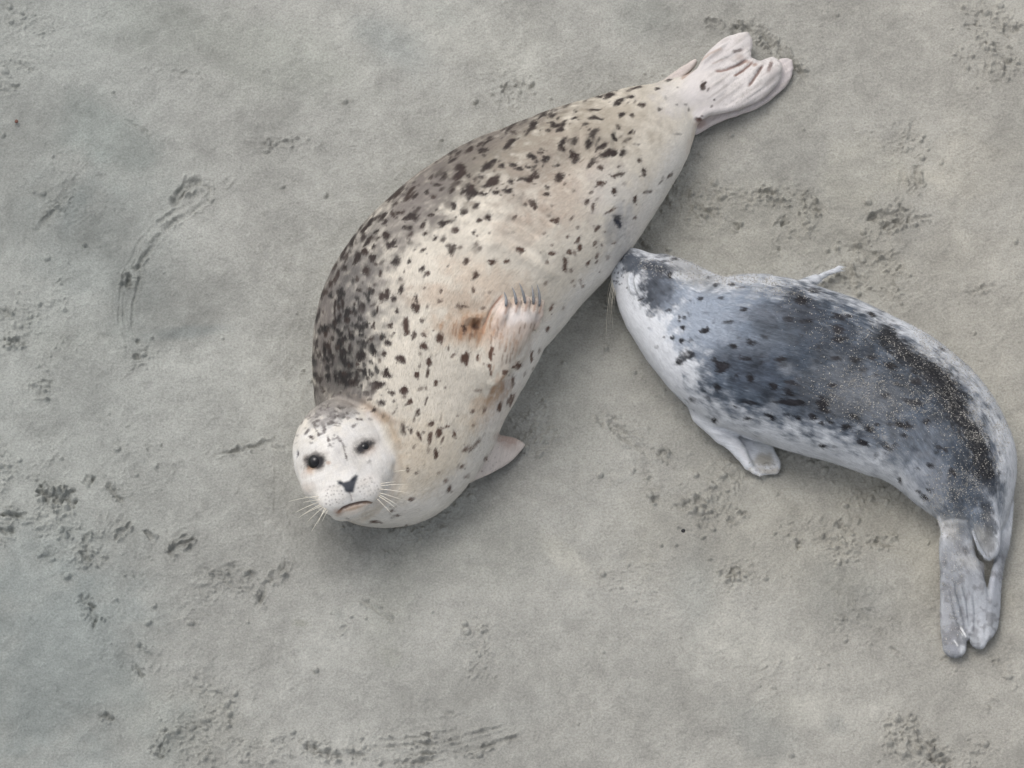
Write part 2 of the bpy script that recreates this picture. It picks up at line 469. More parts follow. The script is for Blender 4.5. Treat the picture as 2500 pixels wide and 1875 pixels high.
class Skin:
    """vertices of a body with where they fall in the photo, for marking the coat"""
    def __init__(s, V, Q, base):
        s.V, s.Q = V, Q; s.N = normals(V, Q)
        s.px, s.py = project(V)
        vd = (CAM - V); vd = vd / np.linalg.norm(vd, axis=1, keepdims=True)
        s.face = sstep(-0.15, 0.1, (s.N * vd).sum(1)).astype(F)
        s.C = np.tile(np.array(base, F), (len(V), 1))
        s.n1 = fbm3(V, 55, 3, 3); s.n2 = fbm3(V, 190, 2, 9); s.nf = s.n2
    def near(s, x, y, r):
        return np.nonzero((np.abs(s.px - x) < r) & (np.abs(s.py - y) < r) & (s.face > 0.01))[0]
    def mix(s, i, w, col):
        w = np.clip(w * s.face[i], 0, 1)[:, None]
        s.C[i] = s.C[i] * (1 - w) + np.array(col, F)[None] * w
    def ell(s, i, x, y, rx, ry, ang):
        a = math.radians(ang); c, sn = math.cos(a), math.sin(a)
        dx, dy = s.px[i] - x, s.py[i] - y
        return np.hypot((dx * c + dy * sn) / rx, (-dx * sn + dy * c) / ry)
    def blob(s, x, y, rx, ry, ang, st, col, nz=0.25):
        i = s.near(x, y, max(rx, ry) * 1.9)
        d = s.ell(i, x, y, rx, ry, ang) + nz * s.n1[i]
        s.mix(i, st * sstep(1.45, 0.25, d), col)
    def spot(s, x, y, rx, ry, ang=0, st=0.8, col=(0.045, 0.032, 0.028), soft=(1.5, 0.45), nz=0.3):
        if rx * ry > 26 and soft[1] > .4 and nz >= .3:                    # a bigger mark is a ragged cluster
            g = np.random.default_rng(int(x * 31 + y * 17)); a = math.radians(ang)
            for _ in range(2 + (rx * ry > 60) + (rx * ry > 130)):
                q, p = g.uniform(-.8, .8) * rx, g.uniform(-.8, .8) * ry; k = g.uniform(.35, .62)
                s._spot(x + q * math.cos(a) - p * math.sin(a), y + q * math.sin(a) + p * math.cos(a), rx * k * g.uniform(.8, 1.3), ry * k * g.uniform(.8, 1.3), ang + g.uniform(-25, 25), st, col, soft, nz * 1.2)
            if g.random() < .7:
                s._spot(x + g.uniform(-1.5, 1.5) * rx, y + g.uniform(-1.5, 1.5) * ry, g.uniform(2, 3.5), 2.2, ang, st * .8, col, soft, nz)
            rx, ry = rx * .86, ry * .86
        s._spot(x, y, rx, ry, ang, st, col, soft, nz)
    def _spot(s, x, y, rx, ry, ang, st, col, soft, nz):
        rx = max(rx, 2.2); ry = max(ry, 2.2)
        i = s.near(x, y, max(rx, ry) * 2.0 + 3)
        d = s.ell(i, x, y, rx * 1.06, ry * 1.06, ang) + nz * .5 * s.n2[i] + nz * 0.8 * s.n1[i] + nz * 1.5 * s.nf[i]
        s.mix(i, st * sstep(soft[0], soft[1], d), col)
    def area(s, poly, st, col, soft=20, nz=12):
        d = poly_sdf(s.px, s.py, poly) + nz * s.n1 + nz * 0.3 * s.n2 + nz * .8 * s.nf
        i = np.nonzero(d < soft)[0]
        s.mix(i, st * sstep(soft, -soft, d[i]), col)
    def line(s, pts, wd, st, col, nz=0.2):
        xs = [p[0] for p in pts]; ys = [p[1] for p in pts]
        i = np.nonzero((s.px > min(xs) - 3 * wd) & (s.px < max(xs) + 3 * wd) & (s.py > min(ys) - 3 * wd) & (s.py < max(ys) + 3 * wd) & (s.face > 0.01))[0]
        d, u = seg_dist2(s.px[i], s.py[i], pts)
        d = d / wd + nz * s.n2[i]
        s.mix(i, st * sstep(1.3, 0.5, d) * sstep(0, 0.12, u + 0.06) * sstep(0, 0.12, 1.06 - u), col)
    def press(s, pts, wd, dep):
        """a crease (dep < 0) or a ridge (dep > 0) along a line, in metres"""
        xs = [p[0] for p in pts]; ys = [p[1] for p in pts]
        i = np.nonzero((s.px > min(xs) - 3 * wd) & (s.px < max(xs) + 3 * wd) & (s.py > min(ys) - 3 * wd) & (s.py < max(ys) + 3 * wd) & (s.face > 0.3))[0]
        d, u = seg_dist2(s.px[i], s.py[i], pts)
        s.V[i] += s.N[i] * (dep * np.exp(-(d / wd) ** 2) * sstep(0, 0.2, u + 0.03) * sstep(0, 0.2, 1.03 - u))[:, None]
    def dent(s, x, y, rx, ry, ang, dep):
        i = s.near(x, y, max(rx, ry) * 2.6)
        d = s.ell(i, x, y, rx, ry, ang)
        s.V[i] += s.N[i] * (dep * np.exp(-d * d))[:, None]

def chain(rows, kz, n, sag=0.64, k=0.004, zs=None):
    """inscribed circles of an outline (px, py, r) -> a row of squashed round cones lying on the sand"""
    S = smooth_pts(rows, n); prims = []; cen = []
    for r in S:
        a = r[2] * MPP; z = a * kz * sag if len(r) < 4 else r[3]
        cen.append((at(r[0], r[1], z), a * (1 - z / DIST)))
    for (p, a), (q, b) in zip(cen[:-1], cen[1:]): prims.append(Cone(p, a, q, b, kz, k))
    return prims, cen

def lie_coords(V, cen):
    """run along the spine and round the girth, for the lie of the hair"""
    P = np.array([c[0] for c in cen]); L = np.concatenate([[0], np.cumsum(np.linalg.norm(np.diff(P, axis=0), axis=1))])
    best = np.full(len(V), 1e9, F); s = np.zeros(len(V), F); th = np.zeros(len(V), F); T = np.zeros((len(V), 3), F)
    for i in range(len(P) - 1):
        a = P[i]; ab = P[i + 1] - a; l2 = ab @ ab
        q = (V - a.astype(F)); t = np.clip(q @ ab.astype(F) / l2, 0, 1)
        r = q - t[:, None] * ab.astype(F); d = (r * r).sum(1)
        m = d < best
        dirn = ab / math.sqrt(l2); side = np.array([-dirn[1], dirn[0], 0]); side /= np.linalg.norm(side)
        best[m] = d[m]; s[m] = (L[i] + t * math.sqrt(l2))[m]; T[m] = dirn
        th[m] = np.arctan2(r @ side.astype(F), r[:, 2])[m]
    return s, th, np.sqrt(best), T
# inscribed circles of each body's outline: px, py, radius (, height of the middle)
MOTHER = [(1668, 240, 45), (1655, 250, 58), (1617, 286, 88), (1560, 335, 131), (1487, 393, 166), (1415, 445, 199), (1338, 505, 228), (1247, 567, 253),
          (1165, 640, 266), (1097, 712, 272), (1055, 785, 276), (1028, 852, 266), (1010, 918, 247), (1000, 985, 229), (985, 1050, 207), (965, 1100, 187), (935, 1130, 162), (900, 1146, 138)]
PUP = [(1532, 638, 35, .082), (1550, 660, 54, .080), (1575, 690, 75, .078), (1625, 735, 116, .084), (1693, 797, 143, .086), (1762, 842, 170, .094), (1850, 868, 206, .106), (1955, 897, 209, .106), (2065, 935, 204, .104), (2170, 978, 193, .098), (2262, 1035, 174, .090), (2330, 1118, 149, .080), (2364, 1190, 110, .064), (2382, 1246, 80, .050)]
RES = 0.0038                       # cell of the implicit bodies, metres (halved again by subdivision)
# ------------------------------------------------------------------ the sand
GX0, GX1, GY0, GY1, GS = -1.33, 1.33, -1.17, 1.25, 0.0022

def ground_px(rows): return [tuple(at(x, y, 0.0)[:2]) for x, y in rows]

ROUGH = [  # crumbly, trodden places: px, py, rx, ry, amount
    (70, 790, 160, 120, .8), (60, 1200, 200, 130, 1.0), (240, 1330, 150, 90, .8), (110, 1260, 110, 60, 1.0), (150, 1200, 90, 50, 1.1), (330, 1290, 110, 50, .9), (430, 1330, 70, 40, .9),
    (560, 1420, 130, 70, .7), (380, 1490, 110, 40, .7), (350, 1600, 110, 70, .75), (520, 1700, 160, 110, .85), (430, 1830, 120, 60, .9),
    (640, 1830, 180, 60, .9), (1000, 1830, 220, 60, .7), (620, 1650, 120, 90, .6), (240, 640, 120, 60, .35),
    (1760, 480, 110, 60, .9), (1900, 500, 80, 70, 1.0), (1950, 530, 90, 60, 1.0), (2170, 540, 110, 60, 1.2), (2210, 440, 40, 90, .9), (2150, 610, 130, 60, .9), (2180, 680, 90, 60, .7),
    (1590, 1110, 110, 90, .9), (1700, 1230, 170, 90, .9), (1800, 1180, 110, 60, .7), (2050, 1320, 110, 80, .9), (1900, 1290, 130, 60, .7),
    (1560, 1400, 120, 140, .5), (2120, 1500, 120, 110, .5), (2270, 1800, 130, 70, 1.1), (2430, 1700, 90, 110, .8), (2400, 1850, 120, 50, .8),
    (2420, 120, 100, 90, 1.0), (2150, 330, 120, 60, .5), (1250, 225, 60, 50, .8), (1470, 790, 60, 90, .5), (1290, 1030, 70, 110, .7), (1020, 1320, 110, 60, .5),
    (1180, 1560, 90, 50, .8), (1160, 1500, 70, 40, .7), (1170, 1640, 60, 40, .6), (900, 1540, 90, 40, .4), (60, 90, 130, 90, .35), (30, 180, 70, 60, .5), (650, 350, 160, 25, .5),
    (440, 470, 90, 70, .4), (310, 860, 110, 60, .7), (1900, 1650, 200, 90, .4), (2300, 1480, 90, 60, .5), (2000, 690, 60, 60, .9), (1620, 470, 60, 70, .7),
    (160, 470, 130, 110, .4), (190, 620, 130, 70, .5), (40, 900, 120, 120, .6), (330, 1120, 130, 120, .35), (1790, 1420, 160, 70, .45), (2100, 1240, 130, 60, .6), (2360, 1640, 90, 60, .6), (1500, 1150, 60, 110, .5),
]
# scratches, drag marks and cracks: points, half width px, depth mm, rim mm, raggedness
GROOVES = [
    ([(505, 492), (470, 515), (430, 540), (395, 570), (362, 610), (338, 650), (330, 672)], 5, 4.0, 1.6, .4),
    ([(480, 488), (430, 512), (385, 548), (345, 588), (322, 630), (312, 652)], 4, 2.5, 1.2, .5),
    ([(420, 505), (432, 480), (450, 458), (466, 446), (480, 443), (492, 450)], 8, 11, 3, .35),
    ([(492, 450), (508, 462), (510, 478), (500, 492)], 5, 6, 2, .6), ([(468, 478), (485, 474), (500, 470)], 5, 7, 2, .5), ([(435, 487), (450, 470), (468, 460)], 4, 5, 2, .5),
    ([(345, 605), (325, 645), (333, 658), (340, 648), (343, 660), (335, 700), (326, 740), (322, 790), (325, 815)], 3, 3.0, 1, .3),
    ([(312, 640), (300, 680), (292, 730), (290, 780), (300, 800), (310, 842)], 3, 2.4, 1, .4), ([(302, 700), (300, 760), (306, 800), (312, 825)], 2.5, 2, .8, .4),
    ([(306, 700), (312, 685), (318, 664)], 8, 11, 3, .4), ([(336, 836), (344, 828)], 8, 10, 2, .4), ([(332, 858), (331, 876)], 6, 7, 2, .5),
    ([(515, 1112), (545, 1102), (580, 1097), (605, 1090), (640, 1080), (684, 1068)], 5, 5.0, 2.2, .6), ([(640, 1082), (665, 1088), (700, 1093)], 4, 3, 1.5, .5),
    ([(692, 1366), (697, 1380), (682, 1398), (665, 1415), (648, 1438), (640, 1455), (632, 1482), (628, 1495)], 7, 7.5, 3, .6),
    ([(480, 1384), (510, 1392), (545, 1405), (580, 1420), (615, 1432)], 4, 3, 1.5, .5), ([(490, 1392), (530, 1408), (570, 1428), (605, 1440)], 4, 3, 1.5, .5), ([(600, 1390), (625, 1410), (645, 1435)], 4, 3, 1.2, .5), ([(545, 1380), (590, 1390), (620, 1405)], 3, 2, 1, .6),
    ([(405, 1360), (425, 1340), (450, 1325), (478, 1306)], 7, 6, 4.5, .7), ([(280, 1318), (300, 1298), (325, 1275)], 5, 4, 3, .7),
    ([(355, 1292), (370, 1318)], 6, 6, 2, .6), ([(212, 1450), (218, 1480), (228, 1505), (240, 1525)], 10, 6, 2, .8), ([(205, 1340), (212, 1310), (205, 1352), (225, 1370)], 7, 8, 3, .6), ([(172, 1290), (185, 1300)], 8, 7, 3, .5),
    ([(90, 1195), (115, 1212), (150, 1218), (180, 1210)], 11, 9, 3, .8), ([(210, 1155), (222, 1175), (236, 1160)], 6, 7, 2, .6), ([(262, 1172), (268, 1190), (285, 1210), (308, 1225)], 6, 6, 2, .6),
    ([(0, 1255), (50, 1258), (55, 1248)], 9, 8, 3, .7), ([(0, 1290), (15, 1305), (38, 1296)], 8, 7, 3, .7), ([(165, 1225), (190, 1235)], 9, 10, 3, .6),
    ([(325, 1625), (355, 1652)], 5, 5, 2, .7), ([(385, 1535), (400, 1565)], 3, 3, 1, .6), ([(240, 1750), (255, 1745), (285, 1765)], 6, 5, 2, .7), ([(385, 1820), (395, 1850)], 9, 6, 2, .8),
    ([(745, 1818), (775, 1838), (805, 1846)], 9, 8, 3, .6), ([(800, 1852), (850, 1850), (900, 1846)], 7, 6, 3, .5), ([(900, 1815), (980, 1810), (1060, 1800), (1120, 1785)], 4, 2.6, 1.2, .5), ([(880, 1830), (980, 1826), (1080, 1818), (1160, 1796), (1250, 1775)], 4, 3, 1.5, .5),
    ([(1000, 1850), (1080, 1845), (1160, 1835), (1230, 1815), (1280, 1800)], 5, 3.5, 2, .5), ([(905, 1860), (1000, 1868), (1100, 1850)], 4, 3, 2, .6), ([(1080, 1745), (1150, 1757)], 4, 2.6, 1.3, .4), ([(1090, 1835), (1130, 1820), (1165, 1806)], 6, 5, 2, .7),
    ([(872, 1462), (905, 1478), (935, 1500), (966, 1518)], 4, 3, 2.4, .4), ([(826, 1545), (850, 1528)], 4, 1, 3, .4), ([(1490, 1010), (1500, 1040), (1525, 1065), (1555, 1085), (1575, 1100)], 7, 5, 2, .7),
    ([(1455, 990), (1470, 1020), (1480, 1045)], 7, 3.5, 1.5, .8), ([(1585, 1095), (1610, 1100), (1630, 1125), (1645, 1150)], 6, 5, 2, .7), ([(1575, 1150), (1590, 1180), (1598, 1205)], 9, 4.5, 2, .8), ([(1590, 1225), (1610, 1218)], 6, 6, 2, .5),
    ([(1630, 1232), (1655, 1242), (1690, 1232), (1715, 1215)], 8, 6, 2, .7), ([(1690, 1260), (1710, 1280), (1730, 1285)], 7, 4, 1.5, .7), ([(1740, 1230), (1780, 1245), (1810, 1240)], 5, 4, 2, .7), ([(1770, 1285), (1800, 1260), (1830, 1252)], 5, 4, 2, .7),
    ([(1715, 53), (1740, 54), (1756, 63), (1770, 73)], 5, 4.5, 2, .5), ([(1785, 78), (1800, 72), (1838, 70), (1858, 80), (1885, 106), (1912, 130), (1932, 150), (1950, 172), (1972, 205)], 8, 7, 3.5, .6),
    ([(2232, 285), (2226, 320), (2222, 350)], 6, 3, 1, .8), ([(2210, 370), (2204, 420), (2195, 470), (2190, 500)], 4, 2.5, 1, .7), ([(2232, 390), (2232, 440), (2222, 480)], 9, 4, 2, .9), ([(2195, 345), (2240, 355)], 10, 5, 2, .9),
    ([(2110, 535), (2150, 530), (2175, 520), (2215, 516)], 9, 8, 3, .7), ([(2140, 545), (2170, 548), (2200, 535), (2220, 530)], 9, 10, 3, .7), ([(2150, 565), (2170, 560)], 8, 8, 2, .7), ([(2070, 600), (2105, 607), (2130, 620), (2160, 615)], 6, 5, 2, .6), ([(2230, 530), (2280, 532)], 4, 3, 1, .6),
    ([(1690, 490), (1720, 512), (1745, 525), (1770, 535)], 6, 5, 2, .6), ([(1780, 538), (1800, 550), (1808, 555)], 6, 6, 2, .5), ([(1840, 468), (1875, 472), (1900, 490), (1908, 510)], 7, 5, 2, .8), ([(1905, 520), (1925, 535), (1920, 550)], 10, 8, 3, .8), ([(1950, 482), (1990, 478)], 8, 4, 2, .9), ([(1955, 505), (2000, 502)], 10, 6, 3, .9), ([(1880, 598), (1905, 602)], 10, 4, 2, .8),
    ([(2190, 650), (2205, 660)], 8, 6, 2, .7), ([(2160, 700), (2180, 690)], 10, 4, 2, .8), ([(2060, 652), (2078, 675), (2080, 700)], 8, 2, 3, .6), ([(2350, 720), (2400, 705), (2440, 690)], 5, 3, 1.5, .6),
    ([(2200, 1780), (2225, 1795), (2265, 1795)], 7, 7, 3.5, .6), ([(2215, 1800), (2250, 1815), (2285, 1820)], 8, 8, 4, .6), ([(2260, 1845), (2290, 1860), (2320, 1862)], 8, 7, 3, .7), ([(2180, 1770), (2160, 1775)], 5, 4, 2, .6), ([(2340, 1785), (2360, 1790)], 9, 6, 2, .8), ([(2410, 1710), (2425, 1730)], 7, 5, 2, .7),
    ([(2285, 1615), (2318, 1601)], 3, 3.5, 1, .3), ([(2260, 1590), (2300, 1585)], 4, 3, 1.5, .6), ([(2170, 1580), (2200, 1600)], 4, 3, 1.5, .7), ([(2420, 1610), (2440, 1620)], 5, 4, 2, .6), ([(2050, 1300), (2060, 1280), (2080, 1300)], 10, 5, 2, .9), ([(2110, 1325), (2140, 1320), (2180, 1330)], 8, 6, 3, .8), ([(1945, 1325), (1960, 1340)], 8, 5, 3, .8), ([(1780, 1400), (1800, 1405)], 9, 5, 2, .9),
    ([(2360, 70), (2400, 50), (2450, 60), (2480, 90)], 14, 4, 2, .9), ([(2440, 140), (2470, 155)], 12, 6, 3, .9), ([(0, 200), (30, 210), (48, 213)], 4, 4, 2, .5), ([(30, 155), (60, 162), (86, 172)], 4, 3.5, 2, .5), ([(0, 218), (12, 226)], 4, 4, 2, .4), ([(195, 425), (170, 455), (155, 480), (140, 505), (100, 545), (60, 580)], 8, 3, 1, .7),
    ([(600, 350), (640, 352), (700, 350), (745, 345)], 4, 2.5, 2, .7), ([(415, 178), (500, 186)], 4, 1.5, .8, .6), ([(540, 455), (570, 432)], 5, 1, 2, .3), ([(690, 430), (720, 447)], 4, 2, 1, .5), ([(300, 290), (345, 315), (375, 335)], 3, 2, .8, .7), ([(1020, 1245), (1025, 1325)], 5, 2.5, 1, .7), ([(1062, 1265), (1070, 1310)], 9, 2.5, 1, .9),
    ([(0, 830), (35, 838), (60, 828)], 7, 5, 3, .8), ([(90, 935), (130, 930)], 4, 3, 2, .5), ([(90, 960), (125, 968)], 5, 1, 3, .5), ([(210, 1022), (235, 1025), (260, 1042)], 4, 2.5, 2, .6), ([(5, 750), (15, 775)], 8, 7, 3, .6), ([(130, 690), (165, 700)], 6, 4, 2, .7), ([(1225, 230), (1235, 225), (1255, 235)], 7, 4, 3, .8),
]
# flat colour differences of the sand itself (dry crust, damp patches): px, py, rx, ry, angle, amount, multiplier rgb
PATCH = [
    (130, 1600, 260, 330, -20, .75, (.80, .84, .86)), (230, 620, 220, 200, 25, .45, (.84, .87, .88)), (270, 350, 130, 90, 30, .55, (.84, .88, .88)), (600, 120, 330, 110, 15, .55, (.86, .88, .86)),
    (960, 110, 120, 70, 45, .5, (.84, .88, .90)), (1080, 40, 60, 30, 20, .4, (.86, .88, .88)), (1180, 90, 240, 90, 10, .6, (1.14, 1.14, 1.13)), (780, 90, 90, 200, -35, .35, (1.10, 1.10, 1.09)), (1500, 110, 120, 80, 30, .35, (1.12, 1.12, 1.12)), (1580, 40, 90, 50, 0, .5, (.84, .86, .86)),
    (520, 870, 160, 70, -10, .5, (1.13, 1.13, 1.13)), (470, 805, 90, 16, -5, .7, (.82, .85, .87)), (650, 980, 140, 120, -30, .5, (1.14, 1.14, 1.14)), (450, 1280, 130, 50, 5, .6, (1.13, 1.13, 1.13)), (690, 1530, 120, 100, 0, .4, (1.09, 1.09, 1.09)), (828, 1503, 18, 24, 0, .6, (.78, .80, .80)), (955, 1605, 28, 24, 0, .45, (.82, .83, .80)),
    (735, 1522, 22, 10, 5, .5, (.78, .79, .74)), (770, 1450, 8, 10, 0, .5, (.8, .8, .8)), (510, 1428, 9, 9, 0, .5, (.8, .8, .8)), (1250, 1760, 130, 60, -15, .4, (1.08, 1.09, 1.10)), (960, 1450, 60, 150, 20, .4, (.86, .87, .85)), (1150, 1330, 190, 120, 10, .45, (.87, .88, .87)), (1380, 1365, 26, 70, -45, .7, (1.14, 1.13, 1.11)),
    (1930, 1730, 90, 50, 0, .6, (1.13, 1.13, 1.12)), (1800, 1560, 130, 90, 20, .4, (1.08, 1.08, 1.07)), (1850, 1790, 120, 70, 40, .55, (.85, .87, .88)), (2040, 1765, 26, 20, 40, .5, (.82, .84, .85)), (2080, 1440, 120, 90, 0, .5, (.90, .92, .94)), (1700, 1440, 60, 120, 0, .4, (.90, .93, .95)), (1390, 1000, 80, 160, -20, .35, (.90, .91, .90)),
    (2430, 420, 60, 200, 10, .5, (.90, .90, .90)), (1950, 260, 160, 110, 0, .4, (1.07, 1.07, 1.06)), (2100, 420, 110, 80, 0, .45, (1.08, 1.08, 1.06)), (2330, 450, 60, 220, 10, .45, (1.07, 1.06, 1.04)), (430, 1750, 200, 120, 0, .3, (.95, .95, .92)),
    (1870, 560, 300, 150, 0, .45, (1.01, 1.0, .965)), (2000, 1300, 420, 200, 0, .45, (1.01, 1.0, .965)), (2350, 950, 300, 600, 0, .3, (1.01, .995, .965)),
    (205, 470, 30, 120, 30, .5, (.86, .89, .90)), (150, 560, 40, 110, 35, .4, (1.07, 1.08, 1.09)), (270, 430, 30, 100, -35, .5, (1.09, 1.10, 1.10)), (175, 830, 120, 60, 0, .3, (1.06, 1.06, 1.04)),
]

def build_sand():
    def axis(a, b):
        c = np.arange(a, b, GS); g = GS * 1.16 ** np.arange(1, 76); e = np.cumsum(g)
        return np.concatenate([(a - e)[::-1], c, c[-1] + e])
    X, Y = axis(GX0, GX1), axis(GY0, GY1); nx, ny = len(X), len(Y)
    x, y = [a.ravel().astype(F) for a in np.meshgrid(X, Y, indexing='ij')]
    far = np.hypot(np.maximum(np.abs(x) - 1.5, 0), np.maximum(np.abs(y) - 1.4, 0))
    near = (far < 0.01)
    P0 = np.stack([x, y, np.zeros_like(x)], 1); px, py = project(P0)
    px = np.where(near, px, -9999); py = np.where(near, py, -9999)
    wx = x + 0.02 * fbm2(x, y, 9, 2, 90); wy = y + 0.02 * fbm2(x, y, 9, 2, 91)
    low = fbm2(wx, wy, 1.5, 3, 1); mid = fbm2(wx, wy, 7, 3, 2); fine = fbm2(x, y, 48, 3, 3); grain = noise2(x * 210, y * 210, 4)
    z = 0.009 * low + 0.0034 * mid + np.where(near, 0.0011 * fine + 0.0005 * grain, 0)
    R = np.zeros_like(x)
    for (a, b, rx, ry, s) in ROUGH:
        i = np.nonzero((np.abs(px - a) < 2 * rx) & (np.abs(py - b) < 2 * ry))[0]
        d = np.hypot((px[i] - a) / rx, (py[i] - b) / ry)
        R[i] = np.maximum(R[i], s * sstep(1.5, 0.15, d + 0.35 * mid[i]))
    c1 = fbm2(wx, wy, 30, 3, 5); c2 = fbm2(wx + 0.004 * fine, wy, 75, 2, 6)
    R = np.clip(R * .85, 0, 1.0) * sstep(-0.45, 0.5, fbm2(wx, wy, 14, 3, 8) + 0.15)
    R = R + 0.10 * sstep(0.25, 0.9, fbm2(wx, wy, 5, 3, 12))
    crumb = np.maximum(c2 - 0.12, 0) ** 0.7
    c3 = fbm2(wx + .003 * c2, wy, 150, 2, 7); bead = np.maximum(c3 - .05, 0)
    z += R * (0.0030 * c1 + 0.0068 * crumb * (0.4 + 0.6 * sstep(-0.3, 0.4, c1)) + 0.0068 * bead + 0.0010 * fine)
    rip = noise2((wx * .5 + wy * .3) * 90, (wy * .9 - wx * .35) * 190, 50)
    z += np.where(near, 0.00022 * rip * (1 + sstep(-.2, .6, x)) + 0.0007 * np.maximum(c3, 0) * sstep(-.2, .7, mid), 0)
    # faint wind and water streaks on the smooth parts
    st = fbm2(wx * 0.35 + wy * 0.10, wy * 1.6 - wx * 0.5, 11, 3, 21)
    z += np.where(near, 0.0004 * st, 0)
    dark = np.zeros_like(x)
    # sand pushed up round the heavy bodies
    fd = np.full(x.shape, 9.0, F)
    for rows, kz in ((MOTHER, .80), (PUP, .76)):
        for r in smooth_pts(rows, 60):
            a = r[2] * MPP; zz = a * kz * .64 if len(r) < 4 else r[3]
            c = at(r[0], r[1], zz); fr = a * math.sqrt(max(0.05, 1 - (zz / (a * kz)) ** 2))
            i = np.nonzero((np.abs(x - c[0]) < fr + .12) & (np.abs(y - c[1]) < fr + .12))[0]
            fd[i] = np.minimum(fd[i], np.hypot(x[i] - c[0], y[i] - c[1]) - fr)
    i = np.nonzero(fd < .2)[0]
    z[i] += (.011 + .006 * c1[i] + .003 * c3[i]) * np.exp(-((fd[i] - .012) / .026) ** 2) - .004 * sstep(.16, .03, fd[i]) * (1 + .8 * mid[i])
    R[i] = np.maximum(R[i], .55 * np.exp(-((fd[i] - .04) / .04) ** 2) * sstep(-.3, .5, c1[i]))
    for (pts, wd, dep, rim, rag) in GROOVES:
        g = smooth_pts(pts, max(len(pts) * 3, 6)) if len(pts) > 2 else np.array(pts, float)
        xs, ys = g[:, 0], g[:, 1]; m = wd * 4 + 14
        i = np.nonzero((px > xs.min() - m) & (px < xs.max() + m) & (py > ys.min() - m) & (py < ys.max() + m))[0]
        wob = rag * wd * 1.3
        d, u = seg_dist2(px[i] + wob * fine[i], py[i] + wob * c2[i], [tuple(q) for q in g])
        br = np.clip(1 + rag * 1.5 * c1[i] + rag * .8 * c2[i], 0.1, 1.7) * sstep(-0.02, 0.14, u) * sstep(1.02, 0.86, u)
        e = d / wd
        br *= 1 + .7 * rag * c3[i]
        z[i] += (-dep * 0.95e-3 * np.exp(-(e * .95) ** 4) + rim * 1e-3 * np.exp(-((e - 2.0) / 0.8) ** 2) * (1 + 1.2 * c3[i])) * br
        dark[i] = np.maximum(dark[i], np.exp(-e ** 2) * br * min(1, dep / 9))
    # loose crumbs kicked up beside the marks and over the trodden places
    rng = np.random.default_rng(2); nn = 60000
    bx = rng.uniform(GX0 + .03, GX1 - .03, nn); by = rng.uniform(GY0 + .03, GY1 - .03, nn)
    jx, jy = np.searchsorted(X, bx), np.searchsorted(Y, by)
    jj = jx * ny + jy; keep = rng.random(nn) < np.clip((R[jj] - .12) * .55 + dark[jj] * .4, 0.003, .7)
    bx, by, jx, jy = bx[keep], by[keep], jx[keep], jy[keep]; br_ = rng.gamma(2.4, .0014, len(bx)).clip(.0018, .0085); asp = rng.uniform(.6, 1.4, len(bx)); ca = rng.uniform(0, 3.14, len(bx))
    add = np.zeros_like(z)
    for ox in range(-4, 5):
        for oy in range(-4, 5):
            k = (jx + ox) * ny + jy + oy; dx, dy = x[k] - bx, y[k] - by
            e = ((dx * np.cos(ca) + dy * np.sin(ca)) / (br_ * asp)) ** 2 + ((-dx * np.sin(ca) + dy * np.cos(ca)) / br_) ** 2
            np.maximum.at(add, k, (br_ * 1.25 * np.sqrt(np.maximum(1 - e, 0))).astype(F))
    z += add
    # shade painted in as darker sand colour along the deeper marks; dry crust on the rest
    blot = fbm2(wx, wy, 5, 4, 31)
    tone = 1 + 0.075 * fbm2(wx, wy, 2.4, 3, 30) + 0.12 * np.sign(blot) * np.abs(blot) ** .8 + 0.06 * fbm2(wx, wy, 26, 3, 33) + 0.03 * st + 0.06 * fine * near
    C = np.stack([0.335 * tone, 0.333 * tone, 0.305 * tone], 1)
    warm = sstep(-0.3, 1.0, x * 0.75 + 0.1 * low + 0.05)
    C *= 1 + (np.array([1.02, 0.99, 0.96]) - 1)[None] * warm[:, None]
    C *= 1 + (np.array([.93, .96, .97]) - 1)[None] * sstep(-.55, -1.1, x + .12 * low)[:, None]
    for (a, b, rx, ry, ang, s, col) in PATCH:
        rr = max(rx, ry) * 1.7
        i = np.nonzero((np.abs(px - a) < rr) & (np.abs(py - b) < rr))[0]
        q = math.radians(ang); dx, dy = px[i] - a, py[i] - b
        d = np.hypot((dx * math.cos(q) + dy * math.sin(q)) / rx, (-dx * math.sin(q) + dy * math.cos(q)) / ry) + 0.30 * mid[i] + 0.18 * fbm2(wx[i], wy[i], 22, 2, 40)
        wgt = (min(1, s * 1.5) * sstep(1.4, 0.3, d))[:, None]
        C[i] *= 1 + (np.array(col)[None] - 1) * wgt
    C *= (1 - 0.17 * np.clip(dark * (1 + .6 * c3), 0, 1))[:, None]; C *= (1 + .05 * (add > .001))[:, None]
    C *= (1 + 0.04 * np.clip(R, 0, 1) * np.clip(c2, -1, 1))[:, None]
    V = np.stack([x, y, z], 1)
    i0 = (np.arange(nx - 1)[:, None] * ny + np.arange(ny - 1)[None]).ravel()
    Q = np.stack([i0, i0 + ny, i0 + ny + 1, i0 + 1], 1)
    o = make_mesh('sand', V, Q, sand_mat(), None, C)
    o['kind'] = 'structure'
    return o
# ------------------------------------------------------------------ the grown seal, lying on her side
HEADC = (836, 1118); HEADZ = 0.172
EX = CR * 0.959 + CU * 0.283; EY = -CR * 0.283 + CU * 0.959; EZ = -CF
HM = MPP * (1 - HEADZ / DIST)
HC = at(*HEADC, HEADZ)
def hp(u, v, q): return HC + HM * (u * EX + v * EY + q * EZ)
def hell(u, v, q, a, b, c, k=0.02): return Ell(hp(u, v, q), [EX, EY, EZ], np.array([a, b, c]) * HM, k)
def hpx(u, v):   # head coordinates -> photo pixel
    return (HEADC[0] + 0.959 * u - 0.283 * v, HEADC[1] - 0.283 * u - 0.959 * v)

